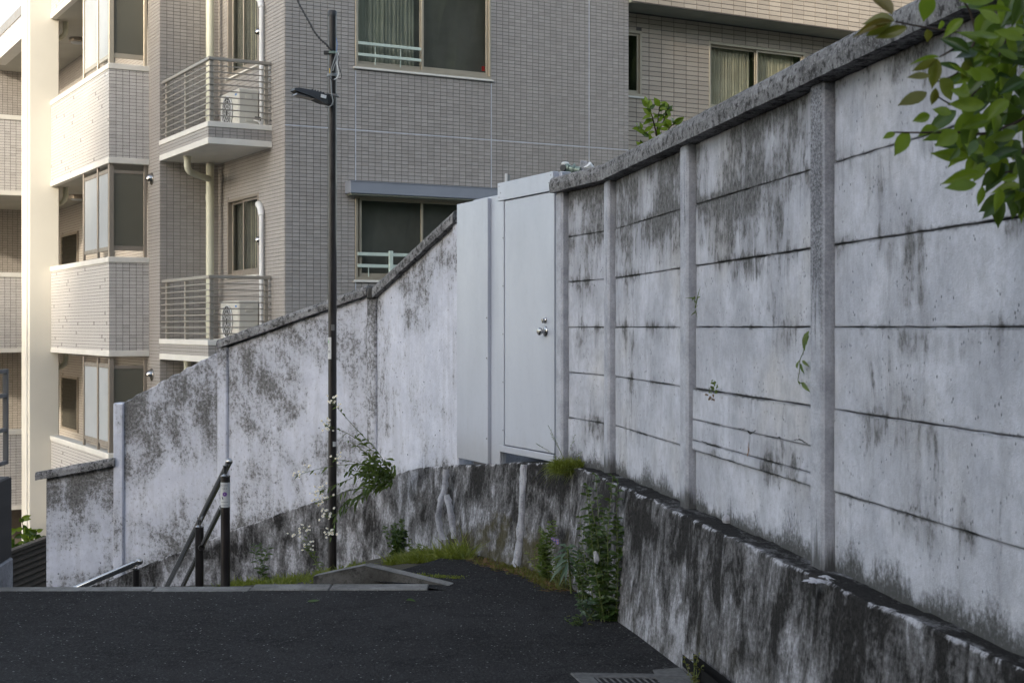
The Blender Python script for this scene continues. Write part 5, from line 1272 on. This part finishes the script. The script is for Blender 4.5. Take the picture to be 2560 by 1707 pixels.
def weed(name, base, n_st, hgt, spread, mat, label, cat, leafL=.05, leafW=.016, per=14, lean=(0, 0), bare=.1, group=None, fl=None, stem=.0022, droop=.3, wallw=None):
    base = Vector(base); t_ = thing(name, base, label, cat, group); f_ = Fol(); s_ = MB(); wm, ym = MB(), MB()
    for i in range(n_st):
        a = rnd(0, 2*math.pi); h = hgt*rnd(.55, 1.0); tip = base + Vector((math.cos(a)*spread*rnd(.2, 1) + lean[0], math.sin(a)*spread*.6*rnd(.2, 1) + lean[1], h))
        b0 = base + Vector((rnd(-.25, .25)*spread, rnd(-.2, .2)*spread, 0)); mid = b0.lerp(tip, .5) + Vector((rnd(-.12, .12)*spread, rnd(-.1, .1)*spread, h*.08))
        P_ = [np.array(b0), np.array(mid), np.array(tip)]; pts = [Vector(catmull(P_, k/5)) for k in range(11)]
        s_.tube(pts, stem, 4, False, stem*.5)
        for k in range(per):
            t2 = bare + (1-bare)*(k + rnd(0, 1))/per; q = Vector(catmull(P_, min(1.999, t2*2))); an = k*2.4 + rnd(-.4, .4)
            f_.leaf(q, Vector((math.cos(an), math.sin(an)*.8, rnd(.15, .8))), leafL*rnd(.55, 1.1)*(1.1-.5*t2), leafW*rnd(.7, 1.15)*(1.1-.4*t2), None, droop)
        if fl:
            for k in range(fl): flower(wm, ym, tip + Vector((rnd(-.03, .03), rnd(-.03, .02), rnd(-.05, .02))), rnd(.006, .009))
    f_.build('foliage', mat, t_); s_.build('stems', M['stem'], t_, kind='stuff')
    if fl: wm.build('petals', M['petal'], t_, kind='stuff'); ym.build('flower_centres', M['yolk'], t_, kind='stuff')
    return t_

# fleabane leaning out of the joint above the retaining wall
fb = thing('daisy_fleabane', W(985, 1196, 11.78), 'white-flowered daisy weed leaning out of the wall joint across the pole', 'weed')
stems = [[(985,1195,11.78),(945,1130,11.6),(900,1082,11.4),(858,1036,11.2),(829,1002,11.08)], [(985,1192,11.78),(944,1138,11.6),(884,1092,11.4),(842,1072,11.2),(812,1064,11.08)], [(985,1192,11.78),(930,1164,11.5),(862,1161,11.25),(800,1171,11.1),(742,1188,11.02)],
         [(982,1194,11.76),(930,1168,11.5),(872,1152,11.25),(832,1148,11.1)], [(980,1197,11.76),(922,1178,11.5),(872,1198,11.25),(832,1214,11.1),(788,1232,11.02)], [(975,1200,11.74),(930,1216,11.5),(880,1224,11.25),(840,1238,11.1),(792,1258,11.02)],
         [(968,1204,11.72),(922,1232,11.5),(880,1262,11.25),(846,1282,11.1),(815,1290,11.02)], [(980,1196,11.74),(900,1236,11.3),(850,1272,11.1),(836,1310,11.02),(828,1342,11.0)], [(985,1194,11.78),(935,1150,11.5),(900,1120,11.4),(868,1100,11.3)], [(980,1196,11.74),(930,1186,11.45),(880,1176,11.25),(862,1186,11.15)]]
f_ = Fol(); s_ = MB(); wm, ym = MB(), MB()
for si, st_ in enumerate(stems):
    P_ = [np.array(W(*p)) for p in st_]; n_ = len(P_)-1; s_.tube([Vector(catmull(P_, k/5)) for k in range(n_*5+1)], .0032, 5, False, .0014)
    for k in range(44):
        t2 = (k + rnd(0, 1))/44; dens = 1.0 if t2 < .45 else .38
        if R.random() > dens: continue
        q = Vector(catmull(P_, t2*n_*.999)); tg = (Vector(catmull(P_, min(n_*.999, t2*n_+.1))) - q).normalized(); an = k*2.4
        f_.leaf(q, tg*.7 + Vector((rnd(-.6, .4), rnd(-.6, .2), rnd(-.6, .7))), rnd(.06, .11)*(1.15-.75*t2), rnd(.016, .026)*(1.1-.5*t2), None, .35)
    if si < 8:
        tip = Vector(catmull(P_, n_*.999)); n_f = 15 if si != 3 else 8
        for k in range(n_f):
            back = Vector(catmull(P_, n_*(1-.16*rnd(0, 1)))); q = back + Vector((rnd(-.055, .045), rnd(-.04, .02), rnd(-.03, .06)))
            s_.tube([back, q], .0010, 3, False); flower(wm, ym, q, rnd(.0095, .013))
for k in range(150):
    q = W(rnd(915, 988), rnd(1150, 1215), rnd(11.5, 11.75)); f_.leaf(q, (rnd(-1, .1), rnd(-.6, .2), rnd(-.3, .9)), rnd(.05, .10), rnd(.016, .028), None, .3)
f_.build('foliage', M['leaf_w'], fb); s_.build('stems', M['stem'], fb, kind='stuff'); wm.build('petals', M['petal'], fb, kind='stuff'); ym.build('flower_centres', M['yolk'], fb, kind='stuff')
# second fleabane rising from the earth left of the pole
fb2 = thing('daisy_fleabane', W(806, 1446, 10.7), 'small white-flowered daisy weed growing from the grass left of the pole', 'weed')
f_ = Fol(); s_ = MB(); wm, ym = MB(), MB()
for st_ in ([(806,1446,10.7),(790,1405,10.7),(765,1375,10.68),(752,1345,10.65),(735,1335,10.62)], [(806,1446,10.7),(786,1400,10.7),(768,1370,10.68),(768,1330,10.65),(762,1318,10.62)], [(806,1446,10.7),(790,1395,10.7),(775,1375,10.68),(768,1366,10.65)]):
    P_ = [np.array(W(*p)) for p in st_]; n_ = len(P_)-1; s_.tube([Vector(catmull(P_, k/5)) for k in range(n_*5+1)], .0026, 5, False, .0012)
    for k in range(14):
        t2 = k/14*.75; q = Vector(catmull(P_, t2*n_)); f_.leaf(q, (rnd(-1, 1), rnd(-.5, .3), rnd(-.1, .6)), rnd(.03, .07)*(1.1-.6*t2), rnd(.008, .014), None, .3)
    tip = Vector(catmull(P_, n_*.999))
    for k in range(10): q = tip + Vector((rnd(-.05, .05), rnd(-.03, .02), rnd(-.03, .04))); s_.tube([tip, q], .0009, 3, False); flower(wm, ym, q, rnd(.007, .011))
f_.build('foliage', M['leaf_w'], fb2); s_.build('stems', M['stem'], fb2, kind='stuff'); wm.build('petals', M['petal'], fb2, kind='stuff'); ym.build('flower_centres', M['yolk'], fb2, kind='stuff')

weed('leafy_weed', W(662, 1452, 10.4), 3, .30, .10, M['leaf_dw'], 'narrow-leaved green weed by the stair wall right of the handrail', 'weed', .085, .022, 20, (-.05, 0))
weed('leafy_weed', W(992, 1408, 10.9), 13, .34, .12, M['leaf_dw'], 'dense dark green weed clump against the retaining wall beside the pole', 'weed', .06, .032, 24)
weed('leafy_weed', W(1035, 1396, 10.8), 6, .16, .12, M['leaf_w'], 'low pale weed between the dark clump and the bright grass', 'weed', .04, .018, 10)
# grass along the foot of the wall: uncountable
def grass(label, n_, place, h0, h1, mat, name='grass', wd=.006):
    f_ = Fol()
    for k in range(n_):
        if k % 9 == 0: c_, hh = place(); hh *= rnd(.5, 1.5)
        p = c_ + Vector((R.gauss(0, .02), R.gauss(0, .02), 0)); f_.blade(p, (rnd(-.7, .7), rnd(-.7, .4), rnd(.5, 1.2)), rnd(h0, h1)*hh, wd*rnd(.6, 1.3), rnd(.2, .8))
    return tag_stuff(f_.build(name, mat), label)
def tag_stuff(o, label): o['label'] = label; o['category'] = 'grass'; o['kind'] = 'stuff'; return o
def pl1():
    X = rnd(-1.95, -.95); Y = 9.42 + rnd(0, 1.9); return Vector((X - .10*(Y-9.4), Y, zsoil(X - .10*(Y-9.4), Y) - .01)), 1.0
grass('yellow-green grass on the earth round the pole foot', 2600, pl1, .035, .10, M['grass'])
def pl2():
    t_ = rnd(0, 1); X = -.95 + .62*t_; Y = 10.15 + .60*(1-t_) + abs(R.gauss(0, .18)) ; Y = min(Y, 11.2); return Vector((X, Y, zsoil(X, Y) - .01)), .7 + .8*t_
grass('tall bright grass in the corner below the lime-streaked wall', 2600, pl2, .07, .17, M['grass'])
def pl3():
    t_ = rnd(8.9, 12.9); r_ = catmull(LWa, t_); return Vector((r_[3] + rnd(-.16, -.0), r_[4] - rnd(0, .14), zroad(r_[4]) - .004)), 1.0
grass('dry grass and weeds along the foot of the curved wall', 1500, pl3, .02, .07, M['grass2'])
f_ = Fol()
for k in range(900):
    p, _ = pl3(); p.z += .006; f_.blade(p, (rnd(-1, 1), rnd(-1, 1), rnd(-.02, .12)), rnd(.02, .08), rnd(.002, .006), 0)
o = f_.build('plant_litter', M['dry']); tag_stuff(o, 'brown dead plant litter along the wall foot')
def pl4():
    X = -.62 + rnd(-.32, .30); Y = 9.38 - (X + .62)*.35 + rnd(-.03, .06); return Vector((X, Y, zroad(Y) + .003)), .6
grass('moss and short grass along the kerb top', 700, pl4, .012, .03, M['grass'])

# grass tuft on the ledge beside the door
tf = thing('grass_tuft', W(1415, 1180, 9.32), 'olive grass tuft on the ledge where the door meets the panel wall', 'grass tuft')
f_ = Fol(); s_ = MB()
for k in range(1300):
    p = W(rnd(1386, 1456), rnd(1160, 1182), rnd(9.18, 9.34)); f_.blade(p, (rnd(-.8, .6), rnd(-.7, .2), rnd(.1, 1.2)), rnd(.08, .18), .0036, rnd(.4, 1.1))
f_.build('blades', M['grass'], tf)
for e in ((1370,1062),(1376,1082),(1340,1108),(1438,1085),(1470,1120),(1490,1145)):
    b0 = W(1415, 1160, 9.3); t_ = W(e[0], e[1], 9.2); s_.tube([b0, b0.lerp(t_, .5) + UP*.01, t_], .0012, 3, False)
    for q in range(10): p = b0.lerp(t_, .55 + .45*q/10); s_.tube([p, p + Vector((rnd(-.012, .012), -.003, rnd(.0, .014)))], .0011, 3, False)
s_.build('seed_stalks', M['stem'], tf, kind='stuff')

weed('leafy_weed', W(1365, 1452, 9.15), 13, .40, .11, M['leaf_w'], 'bushy weed with purple flowers at the foot of the curved wall', 'weed', .055, .020, 26)
pm = MB(); ym = MB()
for p in ((1381,1346),(1393,1350),(1394,1356),(1386,1349)): flower(pm, ym, W(p[0], p[1], 8.98), .011, (0, -1, .2))
for o_ in list(bpy.data.objects):
    if o_.type == 'EMPTY' and o_.get('label', '').startswith('bushy weed with purple'): pm.build('purple_petals', M['purple'], o_, kind='stuff'); ym.build('flower_centres', M['yolk'], o_, kind='stuff')
weed('leafy_weed', W(1350, 1430, 9.25), 6, .16, .10, M['grass'], 'low yellowing weed in the litter below the lime streak', 'weed', .035, .013, 12)
weed('leafy_weed', W(1458, 1508, 8.05), 9, .34, .13, M['leaf_dw'], 'mid-green weed filling the gap between rosette plant and tall weeds', 'weed', .05, .020, 18)
weed('leafy_weed', W(1395, 1462, 8.75), 7, .26, .10, M['leaf_w'], 'feathery pale weed between the purple flowers and the rosette plant', 'weed', .045, .012, 20)
# rosette plant
ro_ = thing('rosette_plant', W(1425, 1478, 8.5), 'upright plant with a rosette of long grey-green leaves against the wall', 'plant')
top_ = W(1419, 1368, 8.45); MB().tube([W(1428, 1482, 8.5), W(1424, 1420, 8.47), top_], .006, 8).build('stem', M['stem'], ro_)
lf_ = Fol()
for k in range(22):
    an = k*2.4; el = 1.0 - k*.075; lf_ = Fol(); lf_.leaf(top_ - UP*(k*.0055), (math.cos(an), math.sin(an)*.75-.12, el), rnd(.085, .125), rnd(.020, .028), None, .75, .12)
    mesh('leaf', lf_.v, lf_.f, M['leaf_g'], ro_)
weed('leafy_weed', W(1405, 1470, 8.6), 9, .14, .10, M['grass2'], 'small olive weed at the foot of the rosette plant', 'weed', .035, .009, 14)
# tall weeds at the bend of the wall
weed('tall_weed', W(1518, 1556, 7.72), 13, .80, .19, M['leaf_dw'], 'tall dark green weeds climbing the retaining wall at its bend', 'weed', .07, .030, 34, (-.02, .10), .03, stem=.0035)
weed('tall_weed', W(1500, 1520, 7.95), 9, .55, .18, M['leaf_dw'], 'thin feathery weeds left of the tall weeds on the stained wall', 'weed', .055, .022, 26, (-.03, .10), .05, stem=.003)
weed('leafy_weed', W(1480, 1552, 7.74), 8, .16, .15, M['leaf_g'], 'low grey-green weed sprawling on the asphalt below the tall weeds', 'weed', .065, .024, 8, (-.05, -.03))
weed('leafy_weed', W(1445, 1572, 7.6), 6, .10, .06, M['leaf_dw'], 'smallest weed on the open asphalt beside the brown leaf', 'weed', .04, .010, 12, (-.02, -.02))
weed('leafy_weed', W(1738, 1712, 6.02), 5, .13, .07, M['grass2'], 'yellowish seedling weed in the gutter by the drain grate', 'weed', .032, .017, 6, (0, .02))
bag = mesh('plastic_scrap', [W(1483, 1378, 7.7), W(1490, 1376, 7.69), W(1496, 1384, 7.7), W(1499, 1398, 7.69), W(1494, 1410, 7.7), W(1486, 1405, 7.69), W(1484, 1392, 7.70)], [[0, 1, 2, 3, 4, 5, 6]], M['conc']); tag(bag, 'torn white plastic scrap caught in the tall weeds', 'litter')

# plants in the joints of the panel wall
def onwall(x, y, proud=.02):
    u_ = (x-1280)/FPX; Yp = (WO.x + .155*5.223 - proud*1.012) / (u_ + .155); return W(x, y, Yp)
j1 = thing('grass_sprig', onwall(1738, 760), 'thin grass sprig growing from the joint beside the second post', 'weed'); f_ = Fol()
for a_, b_ in (((1738,770),(1752,700)),((1736,745),(1712,742)),((1738,775),(1744,790)),((1737,760),(1742,735)),((1738,780),(1726,788))):
    p, q = onwall(*a_, .03), onwall(*b_, .06); f_.blade(p, q-p, (q-p).length, .006, .1)
for k in range(8): p = onwall(rnd(1735, 1742), rnd(740, 785), .03); f_.leaf(p, (rnd(-.6, .6), -.3, rnd(-.3, 1)), .03, .007)
f_.build('blades', M['vine'], j1)
j2 = thing('joint_seedling', onwall(1783, 985), 'small round-leaved green tuft in the lower panel joint', 'weed'); f_ = Fol()
for k in range(34): p = onwall(rnd(1774, 1793), rnd(955, 985), rnd(.02, .045)); f_.leaf(p, (rnd(-.8, .5), rnd(-.8, 0), rnd(-.1, 1)), rnd(.012, .022), rnd(.010, .016))
f_.build('foliage', M['vine'], j2); f_ = Fol()
for k in range(14): p = onwall(rnd(1766, 1784), rnd(984, 997), .03); f_.leaf(p, (rnd(-.8, .5), -.3, rnd(-1, 0)), .012, .008)
f_.build('dead_leaves', M['dry'], j2)
vn = thing('hanging_vine', onwall(2018, 830), 'short vine with heart-shaped leaves hanging beside the dark-stained post', 'vine')
vp = [np.array(onwall(*p)) for p in ((2022,828),(2014,850),(2008,880),(2000,900),(1999,925),(1995,950),(2000,962))]
MB().tube([Vector(catmull(vp, k/5)) for k in range(31)], .0016, 4, False).build('stem', M['stem'], vn)
for (a_, b_, w_) in (((2023,826),(2006,862),.024),((2014,842),(2012,876),.022),((2022,838),(2016,862),.018),((1998,900),(1993,920),.022),((2000,908),(2011,930),.016),((2004,901),(2024,912),.014),((2002,955),(2026,974),.020),((2003,958),(1994,950),.010)):
    p, q = onwall(*a_, .02), onwall(*b_, .045); f_ = Fol(); f_.leaf(p, q-p, (q-p).length, w_, (-.8, -.6, .2), .05); mesh('leaf', f_.v, f_.f, M['vine'], vn)

# single-leaf objects for the shrub behind the wall and the overhanging branch
def leaf_data(name, mat, cup=.12, curl=.12, serr=0.0):
    ts = [0, .10, .25, .42, .60, .78, .90, 1.0]; wd = [0, .25, .43, .50, .43, .25, .09, 0]; V = []; F = []
    for t, w_ in zip(ts, wd):
        z = -curl*t*t
        V += [(t, -w_, z + cup*w_ - serr*(.02 if int(t*100) % 2 else 0)), (t, -w_*.5, z + cup*w_*.35), (t, 0, z), (t, w_*.5, z + cup*w_*.35), (t, w_, z + cup*w_)]
    for i in range(len(ts)-1):
        for k in range(4): F.append([i*5+k, (i+1)*5+k, (i+1)*5+k+1, i*5+k+1])
    me = bpy.data.meshes.new(name); me.from_pydata(V, [], F); me.materials.append(mat); me.polygons.foreach_set('use_smooth', [True]*len(F)); me.update(); return me
LD = {k: [leaf_data('leaf', M[k], c, q) for c, q in ((.10, .05), (.30, .15), (.22, .30), (.05, -.06))] for k in ('leaf_t', 'leaf_r', 'leaf_d', 'vine')}
def put_leaf(p, q, wr, key, parent, nrm=None, loose=False):
    p, q = Vector(p), Vector(q); x = (q-p); L_ = x.length; x.normalize(); nrm = Vector(nrm) if nrm is not None else Vector((rnd(-.6, .6), -1, rnd(-.2, 1.2)))
    y = nrm.cross(x).normalized(); z = x.cross(y)
    o = bpy.data.objects.new('fallen_leaf' if loose else 'leaf', R.choice(LD[key]))
    m3 = Matrix((x, y, z)).transposed().to_4x4(); m4 = Matrix.Translation(p) @ m3 @ Matrix.Diagonal((L_, L_*wr, L_, 1))
    COL.objects.link(o)
    if parent is not None: o.parent = parent; o.matrix_parent_inverse = Matrix.Translation(-world_loc(parent))
    o.matrix_basis = m4
    return o
sb_ = thing('leafy_shrub', W(1625, 520, 9.6), 'bright green shrub top showing above the coping before the beige wing', 'shrub')
Ysb = 9.6
for st_ in (((1640,420),(1642,330),(1650,262)), ((1640,420),(1625,345),(1595,318)), ((1645,400),(1668,330),(1690,305)), ((1642,400),(1620,380),(1600,372)), ((1642,340),(1630,290),(1618,262)), ((1646,330),(1665,290),(1672,262))):
    P_ = [np.array(W(x, y, Ysb + rnd(-.1, .1))) for x, y in st_]; MB().tube([Vector(catmull(P_, k/4)) for k in range(9)], .006, 5, False, .002).build('stem', M['bark'], sb_)
    for k in range(13):
        t2 = .25 + .75*k/13; p = Vector(catmull(P_, t2*1.999)); dv = Vector((rnd(-1, 1), rnd(-.5, .3), rnd(-.3, .9))).normalized(); put_leaf(p, p + dv*rnd(.05, .085), rnd(.42, .55), 'leaf_t' if R.random() < .7 else 'leaf_d', sb_)
MB().tube([W(1640, 800, Ysb), W(1640, 420, Ysb)], .015, 8, True, .008).build('trunk', M['bark'], sb_)

# tree whose branch hangs over the wall at the upper right
tr = thing('overhanging_tree', (2.35, 3.05, .6), 'green leafy branch hanging into view over the panel wall, upper right', 'tree')
Yt = 3.05
MB().tube([(2.35, 3.1, .6), (2.30, 3.1, 1.6), (2.2, 3.08, 2.6), (2.0, 3.0, 3.6)], .07, 12, True, .04).build('trunk', M['bark'], tr)
tw = [[(2900,-300),(2700,-60),(2560,85),(2445,86),(2330,72),(2240,55)], [(2445,86),(2415,150),(2390,185),(2342,205)], [(2520,90),(2470,190),(2400,262),(2340,240)], [(2700,60),(2600,260),(2480,330),(2394,331),(2300,332),(2235,331)], [(2700,60),(2620,380),(2520,430),(2449,436)], [(2440,84),(2425,30),(2405,0)], [(2600,260),(2540,420),(2497,470)], [(2400,262),(2370,262)], [(2390,120),(2349,143)]]
for t_ in tw:
    P_ = [np.array(W(x, y, Yt + .0006*(x-2300))) for x, y in t_]; n_ = len(P_)-1
    MB().tube([Vector(catmull(P_, k/5)) for k in range(n_*5+1)], .0048 if len(t_) > 4 else .003, 6, False, .0016).build('branch', M['bark'], tr)
LV = [(2231,38,2175,-18,.5,'r'),(2237,53,2158,46,.52,'r'),(2232,55,2136,74,.30,'r'),(2229,58,2161,93,.36,'r'),(2268,69,2186,96,.40,'r'),(2325,-15,2308,56,.62,'t'),(2353,52,2352,80,.8,'t'),(2318,74,2321,106,.75,'r'),(2408,48,2356,88,.45,'t'),
      (2342,148,2277,179,.32,'r'),(2342,146,2330,224,.48,'r'),(2326,190,2266,193,.45,'r'),(2349,196,2390,250,.62,'r'),(2318,231,2242,268,.40,'r'),(2339,220,2330,266,.5,'r'),(2349,143,2275,151,.16,'t'),(2424,150,2404,200,.62,'r'),(2490,192,2412,178,.45,'t'),
      (2463,262,2368,262,.42,'t'),(2325,288,2284,302,.6,'t'),(2272,329,2234,392,.50,'t'),(2238,331,2205,349,.42,'t'),(2394,329,2338,366,.58,'t'),(2345,322,2296,336,.55,'t'),(2440,325,2412,312,.5,'t'),(2449,432,2353,457,.36,'t'),(2442,459,2358,474,.40,'t'),(2456,466,2446,518,.45,'t'),
      (2497,468,2496,532,.45,'t'),(2528,470,2521,524,.4,'d'),(2397,370,2376,401,.5,'d'),(2442,350,2420,391,.5,'d'),(2400,255,2420,200,.5,'t'),(2560,95,2480,80,.4,'t'),(2500,60,2445,20,.5,'t'),(2470,30,2438,95,.5,'t'),(2520,250,2470,290,.5,'t'),(2540,330,2480,352,.5,'t'),(2560,200,2500,232,.5,'d'),(2530,30,2440,18,.20,'t'),
      (2480,300,2400,318,.5,'t'),(2460,380,2410,360,.5,'t'),(2380,285,2330,272,.5,'t'),(2500,400,2452,398,.5,'d'),(2545,440,2500,452,.5,'t'),(2420,236,2375,225,.5,'t'),(2480,120,2430,150,.5,'t'),(2450,205,2425,165,.45,'t'),(2545,150,2490,120,.45,'t')]
for x0, y0, x1, y1, wr, k in LV:
    Yb = Yt + rnd(-.12, .05); p, q = W(x0, y0, Yb), W(x1, y1, Yb + rnd(-.02, .02)); put_leaf(p, q, wr*rnd(.92, 1.08), {'r': 'leaf_r', 't': 'leaf_t', 'd': 'leaf_d'}[k], tr, (rnd(-.35, .35), -1, rnd(-.1, .7)))
cnt = 0
while cnt < 185:
    x, y = rnd(2390, 2640), rnd(-60, 500); edge = 2440 - 60*math.sin((y-60)/440*math.pi)
    if x < edge + rnd(-10, 60) or (y > 420 and x < 2500): continue
    cnt += 1; Yb = Yt + rnd(.0, .35); p = W(x, y, Yb); an = rnd(2.2, 5.2); L_ = rnd(.055, .092); dv = Vector((math.cos(an), rnd(-.4, .3), math.sin(an) - .25)).normalized()
    put_leaf(p, p + dv*L_, rnd(.32, .46), 'leaf_t' if R.random() < (.55 if x < 2500 else .3) else 'leaf_d', tr)
# shrub beyond the boundary wall at the lower left
sl_ = thing('garden_shrub', W(75, 1420, 15.6), 'broad-leaved green shrub above the dark louvred fence', 'shrub')
for st_ in (((60,1460),(62,1380),(55,1290)), ((70,1460),(85,1380),(92,1325)), ((50,1460),(40,1400),(36,1360)), ((90,1460),(108,1390),(118,1340)), ((60,1440),(75,1360),(70,1330)), ((20,1440),(15,1380),(20,1330)), ((130,1450),(135,1400),(140,1370))):
    P_ = [np.array(W(x, y, 15.5 + rnd(-.25, .25))) for x, y in st_]; MB().tube([Vector(catmull(P_, k/4)) for k in range(9)], .008, 5, False, .003).build('stem', M['bark'], sl_)
    for k in range(20):
        p = Vector(catmull(P_, (.2 + .8*k/20)*1.999)); dv = Vector((rnd(-1, 1), rnd(-.7, .2), rnd(-.5, .8))).normalized(); put_leaf(p, p + dv*rnd(.08, .13), rnd(.5, .65), 'leaf_t' if R.random() < .6 else 'leaf_d', sl_)
# grit and crumbs gathered along the wall foot and strewn over the asphalt
gm = MB()
for k in range(230):
    if k < 180:
        t_ = rnd(4.0, 12.5); r_ = catmull(LWa, t_); x_, y_ = r_[3] - abs(R.gauss(0, .07)) - .01, r_[4] - abs(R.gauss(0, .05))
    else: y_ = rnd(5.9, 8.6); x_ = rnd(-3.2, .5)
    q_ = rnd(.0025, .007); c_ = Vector((x_, y_, zroad(y_)))
    gm.add([c_ + Vector((q_*rnd(.6, 1.2), 0, 0)), c_ + Vector((0, q_*rnd(.6, 1.2), 0)), c_ - Vector((q_*rnd(.6, 1.2), 0, 0)), c_ - Vector((0, q_*rnd(.6, 1.2), 0)), c_ + Vector((0, 0, q_*rnd(.5, .9)))], [[0, 1, 4], [1, 2, 4], [2, 3, 4], [3, 0, 4]])
o = gm.build('grit', M['kerb'], kind='stuff'); o['label'] = 'pale grit and crumbs scattered over the asphalt'; o['category'] = 'grit'
# fallen leaves on the road
for (x, y, dx, dy, key, lab) in ((1417,1541,10,-6,'leaf_r','curled brown fallen leaf on open asphalt beyond the weeds'), (1471,1561,14,-8,'leaf_r','orange-brown fallen leaf beside the sprawling weed'), (768,1502,32,-3,'leaf_d','flat dark fallen leaf on the asphalt near the kerb, left of two'), (1015,1500,26,-2,'leaf_d','flat dark fallen leaf on the asphalt near the kerb, right of two')):
    Yg = FPX*(EYE+.03)/(y-HOR); Yg = FPX*(EYE - zroad(Yg) - .006)/(y-HOR); p = W(x, y, Yg); q = p + Vector((dx*Yg/FPX, -dy*.004, .004)); p.z = q.z = zroad(Yg) + .008
    tag(put_leaf(p, q, .5, key, None, (rnd(-.2, .2), -.2, 1), True), lab, 'fallen leaf')
